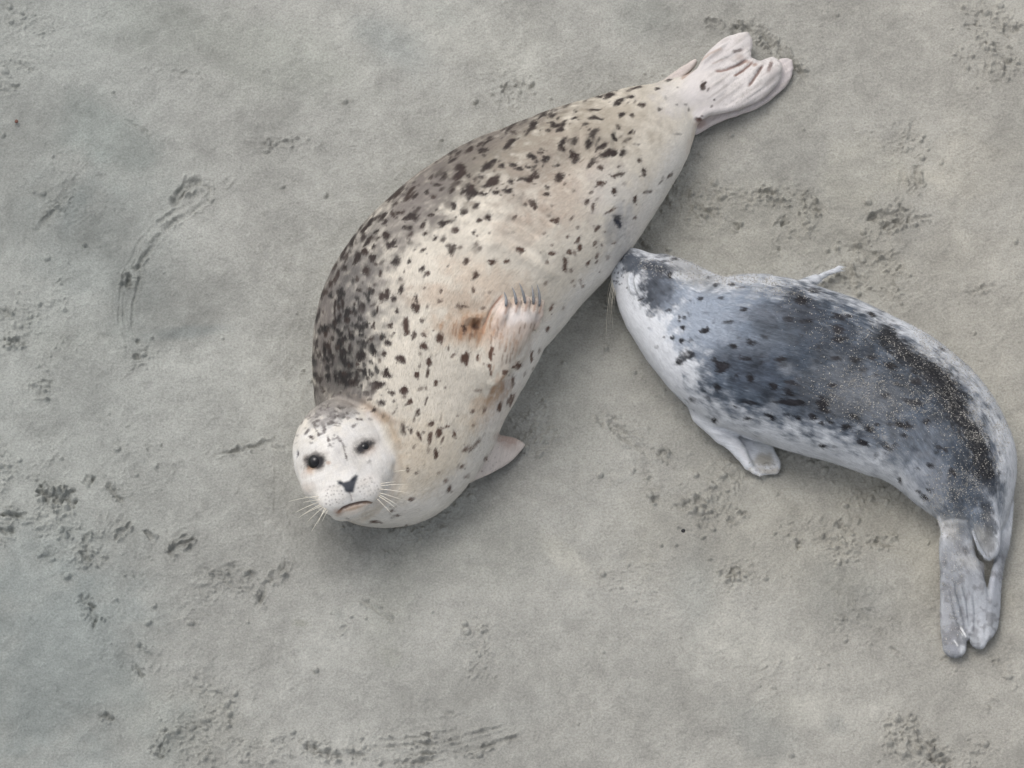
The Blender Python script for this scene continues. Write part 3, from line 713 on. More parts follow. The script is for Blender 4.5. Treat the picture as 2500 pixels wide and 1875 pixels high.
SPOT2 = [(665,65,60,20,-40,.9),(750,60,50,18,-40,.9),(955,5,35,12,0,.9),(1330,8,50,18,-10,.9),(1195,60,45,45,-30,.8),(1290,75,45,18,0,.85),(1390,65,30,20,0,.9),(1475,52,38,18,0,.9),(885,65,20,20,0,.6),(920,90,25,15,0,.6),(985,40,15,12,0,.6),(1080,155,22,30,0,.7),(1150,205,30,28,0,.6),(1210,20,20,20,0,.6),
(625,220,22,22,0,.9),(675,212,25,12,0,.8),(765,235,55,28,-15,.95),(720,262,25,12,0,.8),(910,225,22,14,-20,.8),(1030,283,55,20,-20,.9),(1265,270,22,18,0,.75),(1328,248,28,22,30,.95),(1085,338,32,20,0,.7),(1222,353,22,12,0,.85),(1340,360,10,10,0,.5),(1250,380,10,10,0,.5),(740,325,35,18,0,.8),(852,310,18,32,0,.9),(870,365,18,14,0,.7),(515,350,28,14,-30,.8),(580,385,30,25,0,.8),(600,450,35,45,10,.8),(650,460,20,12,0,.7),(940,398,28,16,-45,.75),(1055,470,32,38,0,.55),(1240,470,40,35,0,.35),(845,490,30,16,-30,.8),(560,230,40,12,-35,.7),(460,280,55,14,-50,.85),(420,330,35,12,-60,.8),(330,430,40,10,-60,.7),(270,490,50,14,-55,.8),(440,430,50,14,-40,.7),(370,530,25,45,10,.85),(430,500,28,30,0,.85),(475,545,25,25,0,.85),(345,580,20,25,0,.6),(655,570,38,28,-40,.95),(745,575,22,12,-50,.8),(505,590,14,14,0,.7),(845,625,32,18,-60,.85),(890,655,28,18,-30,.8),(1170,565,25,28,0,.6),(1060,525,12,12,0,.5),(1355,572,28,20,15,.8),(1465,572,20,20,0,.9),(1565,488,35,28,0,.8),(1710,505,12,12,0,.4),(1800,510,32,14,0,.7),(1915,392,12,14,0,.7),(1995,410,28,14,-65,.7),(1930,495,22,24,0,.65),(2005,462,25,18,-50,.75),(1970,510,12,18,0,.5),(1895,595,18,45,10,.65),(1940,637,12,14,0,.6),(2060,585,22,12,-65,.55),(1760,575,22,16,-30,.4),(1235,660,22,25,0,.45),(1235,690,35,12,-30,.5),(1665,140,48,20,45,.6),(1770,25,16,16,0,.7),(1760,72,25,14,0,.65),(1800,155,12,12,0,.4),(1825,270,32,20,15,.8),(1785,228,15,12,0,.4),(1525,245,24,14,-50,.4),(1605,235,8,8,0,.4),(1515,365,18,12,30,.25),(1990,320,12,12,0,.5),(1800,450,12,8,0,.5),(2010,715,14,20,0,.3),(1965,750,9,9,0,.4),(1340,800,12,12,0,.4),(1220,785,14,20,0,.55),(985,790,14,20,0,.6),(965,855,10,14,0,.4),(1120,900,25,25,0,.3),(1300,912,22,10,-10,.5),(1165,898,28,8,10,.6),
(435,645,28,40,0,.75),(370,700,20,16,0,.6),(540,660,12,28,0,.6),(685,700,15,12,0,.5),(712,645,8,10,0,.6),(690,780,38,20,-60,.95),(565,820,45,35,-20,.95),(635,840,25,22,0,.9),(482,788,14,24,0,.7),(375,775,22,16,0,.7),(215,680,16,45,15,.6),(180,740,10,40,10,.5),(205,860,12,25,0,.7),(350,885,15,15,0,.7),(805,840,14,35,0,.75),(805,920,30,32,0,.95),(885,905,14,14,0,.5),(660,940,16,16,0,.8),(515,920,10,30,0,.7),(200,920,12,55,0,.7),(320,945,20,18,0,.9),(262,900,10,40,0,.6),(200,1030,14,50,0,.85),(285,995,12,28,0,.8),(845,1010,14,18,0,.7),(720,1040,22,50,-10,.95),(740,1095,22,18,0,.8),(785,1115,20,20,0,.6),(850,1105,20,14,0,.6),(610,1045,20,22,0,.85),(485,1045,14,28,0,.85),(440,1040,12,20,0,.8),(970,1125,32,36,0,.8),(1155,1065,14,24,0,.8),(1250,1050,25,35,0,.6),(850,1190,32,30,-30,.85),(830,1250,14,14,0,.5),(1040,1212,8,16,0,.6),(550,1135,18,18,0,.7),(590,1170,30,25,30,.8),(445,1160,28,12,-30,.5),(140,1200,24,38,10,.9),(260,1150,12,35,0,.85),(270,1235,22,25,0,.7),(400,1275,42,36,0,.95),(485,1240,12,25,0,.85),(570,1245,18,18,0,.8),(530,1300,12,18,0,.6),(690,1295,40,24,20,.95),(900,1305,22,28,-30,.85),(1165,1275,20,50,25,.75),(1255,1285,12,24,15,.8),(1355,1235,14,50,10,.8),(1345,1345,14,26,0,.8),(1350,1390,10,16,0,.6),(1300,1320,10,10,0,.4),(580,1400,32,26,0,.9),(365,1330,14,18,0,.8),(390,1370,20,16,0,.7),(270,1300,12,18,0,.7),(805,1410,12,16,0,.8),(825,1340,12,10,0,.5),(885,1390,9,28,10,.5),(480,1405,14,10,0,.6),(330,1460,50,22,0,.9),(260,1420,20,20,0,.7),(520,1475,45,20,-5,.95),(710,1520,25,20,0,.8),(950,1465,20,18,-30,.7),(875,1500,8,12,0,.4),(1015,1497,8,8,0,.4),(1650,1270,10,40,10,.75),(1705,1230,8,22,10,.5),(1770,1065,14,24,15,.6),(1795,910,16,40,20,.7),(1885,912,8,14,20,.4),(1555,1340,18,28,20,.8),(1520,1350,12,16,0,.75),(1450,1380,18,12,-30,.7),(1520,1460,10,45,20,.5),(1490,1580,10,50,25,.5),(1600,1400,8,20,20,.4),(1660,1360,6,14,20,.4),(140,1100,14,30,0,.7),(110,1060,8,30,0,.6),(165,740,12,30,0,.6),(450,1430,16,14,0,.7),(625,1530,20,12,20,.7)]
SPOT3 = [(725,400,55,18,-10,.9),(740,440,40,14,-25,.8),(665,530,42,26,-35,.95),(620,580,30,10,-50,.7),(505,575,30,12,10,.6),(465,680,60,18,-38,.9),(250,665,40,16,-20,.7),(300,650,50,8,-30,.6),(255,725,38,22,0,.8),(270,765,16,12,0,.6),(145,720,40,16,-35,.8),(60,745,40,10,-35,.6),(820,500,28,12,0,.85),(840,525,38,18,10,.9),(890,550,40,16,-10,.8),(785,560,20,12,0,.7),(920,520,20,12,-45,.5),(995,460,30,12,-10,.8),(1150,393,45,10,5,.75),(1160,457,55,16,-5,.95),(1010,630,28,10,-15,.5),(905,640,42,22,-40,.9),(895,680,30,28,0,.9),(1018,740,52,32,20,1),(1125,655,32,28,-35,.95),(1330,352,32,22,-5,.9),(1375,310,50,12,-20,.7),(1465,288,28,14,0,.8),(1275,275,28,18,0,.85),(1180,285,50,10,0,.6),(1300,235,60,8,-8,.6),(1490,220,40,9,-20,.7),(1440,238,20,8,0,.6),(1380,435,28,22,-25,.9),(1470,440,20,22,0,.9),(1560,352,28,20,-40,.75),(1675,222,26,12,-10,.6),(1765,152,30,12,-15,.55),(1690,390,16,16,0,.6),(1358,535,18,28,15,.5),(1325,625,28,20,0,.95),(1235,685,42,20,-20,.9),(1285,735,58,36,0,.95),(1395,740,25,40,25,.55),(1420,640,42,14,-30,.4),(1490,670,18,8,0,.3),(1185,665,12,12,0,.4),(1055,540,12,8,0,.4),(1100,540,8,8,0,.4),(645,765,40,22,0,.85),(725,735,24,16,0,.8),(770,780,28,24,0,.95),(695,805,20,14,0,.7),(410,845,25,20,0,.7),(300,850,55,28,-25,.95),(350,805,30,14,-35,.8),(500,840,35,16,0,.8),(555,865,26,18,-10,.7),(625,855,22,18,0,.8),(255,885,24,14,0,.7),(145,930,20,16,0,.75),(245,935,28,18,0,.6),(335,970,70,35,-40,.85),(475,975,28,20,0,.85),(560,955,28,16,-10,.6),(660,930,55,32,-30,.95),(605,955,20,14,0,.8),(895,925,60,30,-50,.95),(1210,860,22,20,20,.85),(785,1020,20,20,0,.75),(780,1075,32,16,0,.7),(1215,990,32,24,15,.85),(1525,805,18,22,0,.6),(1560,890,20,28,0,.7),(1560,925,22,14,0,.6),(1355,915,40,22,-25,.7),(1320,935,22,14,0,.6),(1410,995,18,14,-40,.35),(1325,1050,24,28,0,.85),(1140,1060,20,14,-40,.6),(1100,1145,20,30,20,.6),(1150,1190,16,35,10,.55),(1180,1120,20,10,-40,.4),(1295,1215,48,14,-25,.65),(1490,1125,16,32,10,.7),(1575,1060,20,18,-30,.5),(1615,1058,14,12,0,.6),(1700,980,35,8,-50,.5),(1770,930,40,10,-50,.6),(1720,940,18,8,-50,.4),(1185,1355,32,18,-45,.5),(1165,1475,16,28,20,.5),(1225,1490,10,14,0,.6),(1320,1475,18,8,-20,.7),(1250,1380,8,8,0,.4),(1185,1575,14,28,15,.4),(1270,1590,14,20,0,.35),(1110,1640,14,28,20,.55),(70,855,50,26,-30,.85),(60,930,60,28,-30,.8),(25,800,50,12,-35,.75),(1845,590,30,8,0,.35),(1830,350,14,8,0,.4),(1905,350,12,10,0,.4),(1930,390,10,18,0,.5),(1840,210,12,10,0,.4),(2040,200,20,40,10,.7),(2090,225,12,22,30,.6),(2135,312,8,8,0,.6),(2115,365,14,8,-30,.5),(1740,300,10,20,0,.3),(1300,270,30,10,0,.6)]
SPOT1 = [(925,45,25,35,0,.95),(860,122,45,22,-10,.95),(1060,175,28,24,0,.9),(965,190,28,14,20,.8),(1065,220,14,10,0,.6),(985,252,14,12,0,.7),(1110,258,18,20,0,.8),(1075,280,10,10,0,.7),(1160,50,20,22,0,.8),(1245,30,10,36,5,.6),(1310,112,24,20,-30,.7),(1380,145,12,12,0,.3),(1230,155,10,16,0,.4),(1232,255,10,35,15,.6),(1165,340,20,35,20,.75),(1140,390,10,25,15,.6),(880,270,42,28,15,.55),(775,195,25,18,0,.85),(685,185,32,12,-10,.85),(800,240,20,14,0,.7),(560,195,35,12,-20,.7),(640,120,60,30,0,.85),(540,70,20,18,0,.8),(600,50,20,20,0,.8),(440,180,25,14,-30,.6),(420,240,14,20,0,.7),(515,215,20,10,-30,.6),(1055,475,22,45,-5,.5),(1118,488,14,24,0,.8),(1180,520,14,35,-20,.75),(1212,492,12,12,0,.6),(1260,550,16,50,5,.6),(1250,630,10,25,10,.4),(1272,430,30,14,-30,.6),(1335,490,20,35,25,.7),(1345,385,8,25,15,.35),(1390,447,22,16,-40,.8),(1450,500,16,35,-5,.8),(1590,335,22,14,-40,.5),(1595,440,10,12,0,.4),(1800,290,16,35,25,.75),(1890,250,14,50,20,.6),(1680,330,12,30,25,.45),(1630,170,30,14,10,.3),(1310,665,16,40,12,.7),(1135,610,10,12,0,.45),(1355,560,10,40,15,.35),(1620,580,18,70,38,.55),(1540,620,14,40,38,.55),(1092,780,14,20,0,.5),(1158,808,14,14,0,.6),(1330,805,14,10,-30,.4),(1480,760,8,25,30,.3),(1410,935,16,35,40,.55),(1380,870,14,30,25,.35),(1550,830,14,25,40,.3),(845,1185,40,12,0,.55),(965,1100,14,28,20,.4),(1000,1135,28,12,0,.35),(1735,40,10,25,0,.5)]
SPOTF = [(350,527,22,14,0,.8),(310,495,18,10,-50,.6),(345,572,14,8,0,.5),(480,545,12,30,-10,.6),(500,595,22,12,20,.5),(380,465,10,25,-20,.7),(400,500,8,22,-20,.7),(440,440,18,28,-30,.7),(500,415,35,12,-5,.75),(520,380,20,8,-20,.6),(400,400,25,10,-20,.6),(540,440,30,7,10,.7),(630,382,16,10,0,.6),(675,440,22,10,-30,.7),(715,390,22,12,0,.65),(700,345,20,8,0,.5),(590,580,6,40,-35,.6),(560,540,14,25,-40,.5),(615,670,8,35,-25,.7),(600,620,6,30,-20,.6),(525,515,8,14,0,.5),(790,715,18,10,-45,.4),(460,390,20,8,0,.5),(420,350,30,8,-10,.4),(450,480,14,20,0,.5),(230,575,12,6,-30,.3),(560,360,16,7,0,.5),(610,350,14,7,0,.4),(300,460,12,7,-40,.4)]

def build_mother():
    root = empty('seal', (0.02, 0.06, 0), label='big cream seal with dark brown spots, lying on its side looking up at the viewer', category='seal')
    body, cen = chain(MOTHER, 0.80, 46)
    head = [hell(4, 0, 0, 124, 142, 110, 0.010), hell(6, -70, 24, 98, 66, 76, 0.03), hell(38, -66, 8, 77, 76, 78, 0.012), hell(-4, -66, 88, 60, 52, 52, 0.03), hell(-4, -14, 84, 44, 62, 38, 0.03),
            hell(-43, -88, 98, 42, 36, 34, 0.016), hell(36, -90, 98, 42, 36, 34, 0.016), hell(-4, -66, 114, 24, 22, 22, 0.012), hell(-3, -128, 66, 54, 20, 36, 0.035), hell(-66, -40, 60, 46, 40, 36, 0.03), hell(66, -40, 60, 46, 40, 36, 0.03)]
    hind = Slab([(1610, 235), (1637, 207), (1672, 188), (1700, 168), (1713, 147), (1733, 124), (1764, 98), (1788, 88), (1821, 81), (1831, 89), (1836, 103), (1834, 123), (1829, 139), (1851, 149), (1863, 146), (1884, 140), (1900, 148), (1908, 164), (1904, 196), (1875, 229), (1835, 255), (1790, 271), (1733, 283), (1700, 300), (1660, 300), (1615, 275)],
                [(1650, 240, 0.075), (1850, 110, 0.036), (1860, 240, 0.040)], 0.0115, 0.015)
    hind2 = Slab([(1660, 300), (1733, 270), (1790, 255), (1850, 230), (1895, 190), (1890, 160), (1905, 143), (1932, 144), (1936, 156), (1936, 176), (1926, 203), (1896, 233), (1867, 255), (1827, 274), (1774, 292), (1733, 310), (1700, 329), (1670, 325)],
                 [(1700, 315, 0.028), (1930, 150, 0.014), (1830, 270, 0.016)], 0.009, 0.003)
    flap = Slab([(1600, 215), (1625, 192), (1652, 172), (1692, 147), (1701, 151), (1697, 164), (1672, 188), (1637, 210)], [(1620, 205, 0.06), (1700, 150, 0.035), (1690, 170, 0.04)], 0.009, 0.008)
    stub = [Cone(at(1640, 250, 0.062), 0.052, at(1725, 225, 0.058), 0.042, 0.75, 0.02), Cone(at(1725, 225, 0.058), 0.042, at(1790, 200, 0.048), 0.024, 0.6, 0.02)]
    digits = [Cone(at(1722, 175, .058), .016, at(1812, 100, .044), .016, .8, .010), Cone(at(1735, 205, .064), .018, at(1822, 132, .047), .010, .75, .008), Cone(at(1755, 215, .064), .016, at(1840, 155, .048), .009, .8, .006), Cone(at(1775, 230, .06), .016, at(1860, 160, .048), .010, .8, .006), Cone(at(1800, 245, .052), .018, at(1890, 165, .044), .018, .7, .010)]
    low = Slab([(1120, 1120), (1150, 1050), (1216, 1060), (1235, 1063), (1264, 1071), (1281, 1086), (1268, 1106), (1248, 1128), (1207, 1153), (1170, 1170), (1140, 1175)], [(1150, 1110, 0.075), (1275, 1090, 0.02), (1215, 1145, 0.03)], 0.012, 0.012)
    prims = body + head + [hind, hind2, flap] + stub + digits + [low]
    base = list(prims)
    # fore flipper folded flat on the chest: palm, five fingers
    def on(px, py, lift):
        p, g = trace(px, py, base); return p + g * lift
    m = MPP
    fl = [Cone(on(1205, 900, -.030), 52 * m, on(1232, 850, -.024), 56 * m, 1, .03), Cone(on(1232, 850, -.024), 52 * m, on(1258, 795, -.021), 48 * m, 1, .02), Cone(on(1262, 840, -.022), 46 * m, on(1282, 780, -.016), 38 * m, 1, .02)]
    tips = [(1235, 741), (1260, 736), (1282, 734), (1302, 736), (1316, 741)]
    ends = [(1228, 713), (1247, 700), (1265, 690), (1296, 696), (1308, 692)]
    kn = [(1212, 800), (1238, 795), (1264, 792), (1286, 792), (1302, 794)]
    for (a, b) in zip(kn, tips):
        mid = ((a[0] + b[0]) / 2, (a[1] + b[1]) / 2)
        fl += [Cone(on(*a, -.001), 17 * m, on(*mid, .006), 14 * m, 1, .006), Cone(on(*mid, .006), 13 * m, on(*b, .004), 10.5 * m, 1, .004)]
    prims += fl
    V, Q = implicit_mesh(prims, RES)
    V += (normals(V, Q).T * (0.0022 * fbm3(V, 9, 2, 5) + 0.0007 * fbm3(V, 45, 2, 6))).T.astype(F)
    s = Skin(V, Q, (0.66, 0.608, 0.52))
    sx, th, rr, T = lie_coords(V, cen)
    lie = np.stack([sx, th * 0.2, rr], 1); s.nf = noise3(lie, 1, 1) * 0 + .6 * noise3(lie * np.array([110, 420, 420], F), 1, 51) + .4 * noise3(lie * np.array([60, 200, 200], F), 1, 52)
    # --- creases and folds
    for pts, wd, dep in [(Z2([(1330, 300), (1480, 350), (1640, 440), (1760, 560)]), 13, .008), (Z2([(1380, 240), (1560, 300), (1720, 400)]), 10, -.006), (Z2([(1250, 420), (1420, 450), (1560, 520), (1700, 600), (1850, 720)]), 15, .008),
                         (Z2([(1560, 90), (1680, 190), (1830, 300)]), 12, -.007), (Z2([(1150, 180), (1350, 200), (1500, 280)]), 14, .006), (Z3([(1050, 600), (1200, 590), (1340, 610)]), 20, .010),
                         (Z8([(700, 1150), (650, 1240), (540, 1330), (420, 1385)]), 9, .006), (Z8([(760, 1180), (700, 1290), (580, 1390)]), 12, -.009), (Z8([(130, 610), (280, 590), (400, 600)]), 6, .005), (Z8([(150, 690), (300, 690), (370, 680)]), 8, -.006),
                         (Z8([(1070, 480), (1010, 700), (910, 900), (740, 1140)]), 8, -.006), (Z8([(370, 790), (395, 690), (470, 510), (590, 350)]), 4, -.004), (Z4([(970, 610), (1100, 585), (1250, 530), (1340, 475)]), 4, -.006), (Z4([(1200, 665), (1300, 600), (1410, 500)]), 4, -.006), (Z4([(1370, 780), (1440, 680), (1530, 545)]), 4, -.006), (Z4([(930, 520), (1060, 465), (1140, 440)]), 3, -.002), (Z4([(800, 520), (900, 430), (1000, 350), (1100, 270)]), 5, .003),
                         ([hpx(-48, -124), hpx(-32, -119), hpx(-15, -117), hpx(8, -118), hpx(24, -121), hpx(38, -126)], 3.5, -.007), ([hpx(-5, -80), hpx(-6, -100), hpx(-8, -114)], 3.5, -.003),
                         ([hpx(-60, -150), hpx(-20, -156), hpx(20, -150), hpx(70, -120)], 8, -.005),
                         ([(967, 1120), (963, 1157), (947, 1202), (915, 1238), (878, 1259)], 6, -.006), (Z1([(560, 215), (700, 255), (840, 335), (940, 450), (1000, 580)]), 9, -.004), (Z1([(620, 200), (780, 250), (900, 330), (1000, 450)]), 10, .003), (Z1([(1020, 560), (1050, 800), (1030, 960)]), 14, -.004)]:
        s.press(pts, wd, dep)
    s.dent(*Z3([(1060, 740)])[0], 60, 36, -30, -.016); s.dent(*Z3([(860, 860)])[0], 70, 42, -35, -.008); s.dent(*Z8([(310, 700)])[0], 16, 12, 0, -.008); s.dent(*Z8([(250, 520)])[0], 40, 22, 10, -.005)
    for u, v in [(-66, 10), (59, 11)]: s.dent(*hpx(u, v), 20, 16, -16, -.003)
    s.dent(*hpx(-20, -60), 5, 4, 30, -.004); s.dent(*hpx(13, -60), 5, 4, -60, -.004); s.dent(*Z1([(238, 660)])[0], 4, 9, 5, -.004)
    s.dent(*Z3([(1355, 1290)])[0], 9, 11, 0, -.006)
    i = np.nonzero(s.px > 1690)[0]; q = (s.px[i] - 1690) * .82 - (s.py[i] - 210) * .57; r_ = (s.px[i] - 1690) * .57 + (s.py[i] - 210) * .82   # fine pleats of the flipper web
    s.V[i] += s.N[i] * (.0011 * noise2(q / 60, r_ / 5.5, 61) * sstep(0, 60, q))[:, None]
    s.V = relax(s.V, Q, 1, 0.3); V = s.V; s.N = normals(V, Q)
    # --- ground colours of the coat
    for b in [(1150, 400, 280, 90, -33, .82, (.20, .176, .144)), (1000, 520, 180, 74, -45, .65, (.19, .17, .155)), (1420, 340, 240, 90, -25, .65, (.37, .32, .25)), (1180, 345, 300, 30, -28, .4, (.17, .145, .13)), (1330, 430, 150, 80, -30, .45, (.37, .31, .26)), (1380, 490, 110, 70, -20, .35, (.45, .34, .26)), (1280, 560, 90, 50, -20, .3, (.5, .40, .32)),
              (840, 860, 80, 165, 8, .72, (.075, .07, .066)), (825, 930, 66, 86, 0, .6, (.06, .056, .053)), (800, 760, 50, 120, 10, .5, (.10, .09, .085)), (880, 720, 95, 110, 0, .65, (.14, .13, .125)), (840, 640, 75, 110, 40, .65, (.15, .138, .128)), (790, 800, 30, 180, 0, .6, (.19, .165, .15)), (900, 560, 70, 60, -40, .3, (.3, .28, .25)),
              (1110, 735, 120, 34, 8, .5, (.50, .38, .28)), (1190, 690, 130, 46, 20, .42, (.58, .45, .34)), (1000, 700, 90, 50, 0, .15, (.5, .44, .38)), (1150, 805, 100, 46, 0, .5, (.52, .36, .235)), (1180, 790, 60, 30, 0, .4, (.42, .27, .17)), (1240, 830, 60, 80, 10, .25, (.56, .43, .32)), (1225, 1000, 50, 80, 35, .35, (.54, .39, .25)), (1165, 797, 16, 22, 0, .9, (.16, .075, .03)), (1120, 810, 46, 24, 0, .35, (.36, .25, .18)),
              (1222, 962, 24, 44, 35, .7, (.36, .20, .10)), (1236, 950, 14, 24, 30, .55, (.26, .14, .07)), (1200, 1010, 50, 50, 30, .4, (.52, .38, .26)), (905, 1000, 70, 20, 32, .65, (.42, .31, .23)), (850, 975, 60, 14, 8, .55, (.30, .26, .22)), (960, 1060, 14, 60, -25, .6, (.47, .36, .25)), (1060, 1130, 110, 120, 0, .30, (.62, .53, .40)), (1000, 1090, 50, 80, 0, .25, (.6, .5, .38)),
              (1515, 560, 44, 64, 10, .75, (.33, .325, .32)), (1560, 560, 26, 60, 20, .5, (.45, .38, .31)), (1690, 360, 14, 50, 12, .55, (.50, .36, .24)), (1650, 240, 60, 50, 0, .5, (.70, .67, .65)), (1460, 420, 70, 40, 0, .35, (.55, .5, .44)), (1500, 480, 80, 60, 0, .35, (.68, .66, .63)), (1430, 650, 90, 60, -40, .2, (.68, .62, .52)), (1020, 480, 90, 40, -45, .3, (.25, .22, .2))]:
        s.blob(*b[:5], min(1, b[5] * 1.15), b[6], .42)
    s.line([(1700, 345), (1640, 470), (1570, 600), (1460, 720), (1350, 850), (1250, 1010), (1170, 1170), (1080, 1250), (950, 1290), (860, 1280)], 60, .75, (.76, .735, .69), .2)  # pale belly edge, brightened further in colour to stand in for bounced light
    q = sstep(1640, 1690, s.px) * (s.py < 340) * sstep(290, 230, s.py - .25 * (s.px - 1690)); i = np.nonzero(q > 0)[0]; s.mix(i, q[i] * .9, (.63, .59, .57))
    # head and flippers
    hd = sstep(0.016, -0.006, field(V, head) + .004 * s.n1); i = np.nonzero(hd > 0)[0]
    up = sstep(0.0, 0.03, (V[i] - HC) @ EZ.astype(F) + 0.04)
    vv = (V[i] - HC) @ EY.astype(F) / F(HM) + 14 * s.n1[i]; uu = (V[i] - HC) @ EX.astype(F) / F(HM)
    s.mix(i, hd[i] * (0.25 + 0.75 * up) * (1 - .72 * sstep(62, 128, vv + .18 * np.abs(uu - 20))), (.765, .74, .705))
    for p, col in [(hind, (.61, .57, .55)), (hind2, (.58, .525, .51)), (flap, (.60, .53, .49)), (low, (.64, .575, .525))]:
        q = sstep(0.006, 0.0, field(V, [p])); i = np.nonzero(q > 0)[0]; s.C[i] += (np.array(col, F) - s.C[i]) * (q[i] * (sstep(1625, 1680, s.px[i]) if p is hind else 1))[:, None]
    s.line(Z1([(1780, 530), (1850, 530), (1940, 555)]), 12, .5, (.30, .18, .13)); s.blob(*Z1([(1860, 580)])[0], 26, 16, 20, .5, (.36, .24, .19)); s.line(Z1([(1990, 590), (1890, 720), (1760, 800), (1640, 845)]), 4, .6, (.72, .64, .58))
    q = sstep(0.004, -0.002, field(V, fl)); i = np.nonzero((q > 0) & (s.py < 860))[0]
    s.mix(i, q[i] * sstep(860, 800, s.py[i]) * .8, (.56, .45, .385))
    for b in [(*Z8([(820, 570)])[0], 42, 18, 8, .75, (.80, .74, .70)), (*Z8([(700, 640)])[0], 20, 14, 0, .6, (.8, .74, .7)), (*Z8([(560, 450)])[0], 16, 28, 20, .6, (.74, .64, .58)), (*Z8([(640, 900)])[0], 40, 60, 0, .25, (.56, .52, .48)), (*Z8([(810, 950)])[0], 28, 44, 10, .35, (.42, .36, .31)), (*Z8([(500, 780)])[0], 26, 40, 15, .35, (.48, .36, .29))]:
        s.blob(*b[:5], b[5], b[6])
    s.line(Z8([(370, 800), (400, 690), (480, 490), (600, 330)]), 3, .6, (.42, .21, .13))
    rr_ = np.random.default_rng(12)
    for _ in range(46):                                            # rusty stained hair round the flipper root
        x, y = rr_.normal(230, 150), rr_.normal(740, 70); L = rr_.uniform(25, 70)
        s.line(Z8([(x + L * .25, y - L), (x, y), (x - L * .1, y + L)]), rr_.uniform(2.2, 4), rr_.uniform(.25, .55), [(.40, .22, .12), (.33, .18, .10), (.50, .31, .19)][rr_.integers(3)])
    for _ in range(30):
        x, y = rr_.normal(620, 130), rr_.normal(900, 130); L = rr_.uniform(25, 60)
        s.line(Z8([(x + 6, y - L), (x, y), (x - 6, y + L)]), rr_.uniform(2.2, 3.4), rr_.uniform(.2, .45), [(.42, .27, .18), (.36, .24, .17)][rr_.integers(2)])
    for _ in range(22):
        x, y = rr_.normal(560, 70), rr_.normal(1400, 90); L = rr_.uniform(30, 70)
        s.line(Z8([(x + L * .3, y - L), (x, y), (x - L * .3, y + L)]), rr_.uniform(2.4, 4), rr_.uniform(.25, .5), [(.34, .18, .09), (.46, .29, .17)][rr_.integers(2)])
    for (a, b) in zip(kn, tips): s.line([((a[0] * .45 + b[0] * .55) + 8, (a[1] * .45 + b[1] * .55)), (b[0] + 6, b[1] + 2)], 3.2, .55, (.34, .20, .14))
    for x, y, L in [(545, 760, 60), (470, 850, 50), (800, 740, 40), (860, 690, 30), (930, 690, 30), (650, 1080, 50), (600, 1060, 40), (690, 1060, 60), (720, 980, 40), (980, 720, 50), (520, 800, 40), (640, 960, 30), (220, 830, 50), (60, 760, 50), (250, 760, 60)]:
        s.line(Z8([(x + 8, y - L), (x, y), (x - 6, y + L)]), 2.2, .5, (.20, .12, .08))
    # --- the spots
    rng = np.random.default_rng(5)
    EDGE = [(1640, 195), (1431, 234), (1281, 280), (1154, 334), (1018, 420), (909, 526), (823, 636), (786, 748), (776, 848), (772, 1000)]
    def inward(x, y): return float(seg_dist2(np.array([x]), np.array([y]), EDGE)[0][0])
    def sc(x, y, st):
        tv = inward(x, y)                       # black on the back, brown towards the belly
        k = float(np.clip((tv - 130) / 300, 0, 1)) * .85 + rng.uniform(-.1, .15)
        k = min(max(k, 0), 1)
        return tuple((1 - k) * a + k * b for a, b in zip((.034, .024, .021), (.135, .074, .050)))
    for rows_ in (Z2(SPOT2), Z3(SPOT3), Z1(SPOT1)):
        for (x, y, rx, ry, an, st) in rows_: s.spot(x, y, rx, ry, an, min(1, st * 1.25 + .05), sc(x, y, st))
    for _ in range(120):                                               # the spots crowd together on the shoulder
        q, p = rng.normal(0, .5), rng.normal(0, .5)
        if q * q + p * p < 1.3: s.spot(838 + q * 85 - p * 12, 850 + p * 165, rng.uniform(5, 13), rng.uniform(4, 8), rng.uniform(60, 120), rng.uniform(.55, .95), (.022, .019, .018))
    mask = np.nonzero((field(V, body) < 0.01) & (s.face > 0.2))[0]
    dk = np.zeros(len(V), F)
    for j in range(560):                                                # the small flecks between them, thickest along the back
        v = mask[rng.integers(len(mask))]; x, y = float(s.px[v]), float(s.py[v])
        tv = inward(x, y)
        if rng.random() > np.clip(1.15 - tv / 260, 0.10, 1) or (abs(x - 1240) < 90 and abs(y - 800) < 130) or x > 1560 or hd[v] > .05: continue
        big = tv < 170 and rng.random() < .35
        r = rng.uniform(5, 10) if big else rng.uniform(2.2, 5)
        s.spot(x, y, r * rng.uniform(1, 1.9), r * .8, rng.uniform(-60, -20) if x > 900 else rng.uniform(60, 110), rng.uniform(.4, .9), sc(x, y, .5))
    # far side, away from the photo: the same coat carried on
    bk = noise3(V, 24, 77) + .5 * noise3(V, 60, 78); hid = 1 - s.face
    back = sstep(-0.1, 0.25, -(V[:, 0] - np.interp(V[:, 1], [-.6, 0, .8], [-.6, -.3, .6])))
    s.C *= (1 - (hid * sstep(.42, .62, bk) * .85)[:, None])
    # face
    for (x, y, rx, ry, an, st) in Z1(SPOTF): s.spot(x, y, rx, ry, an, st, (.07, .05, .045), nz=.45)
    s.blob(*Z1([(440, 400)])[0], 50, 20, -15, .45, (.40, .38, .37), .6); s.blob(*Z1([(470, 280)])[0], 105, 34, -12, .85, (.23, .21, .19), .5)
    for _ in range(90):
        u, v = rng.normal(-5, 48), rng.normal(112, 20)
        if u * u / 15000 + v * v / 19500 < 1: s.spot(*hpx(u, v), rng.uniform(2.2, 6), rng.uniform(2.2, 3), rng.uniform(-60, 60), rng.uniform(.3, .75), (.07, .055, .05), nz=.5)
    s.blob(*Z1([(440, 350)])[0], 40, 14, -10, .3, (.33, .31, .30), .5); s.blob(*Z1([(560, 560)])[0], 22, 40, -25, .22, (.4, .38, .37), .5); s.blob(*Z1([(620, 260)])[0], 50, 14, 10, .5, (.36, .32, .28))
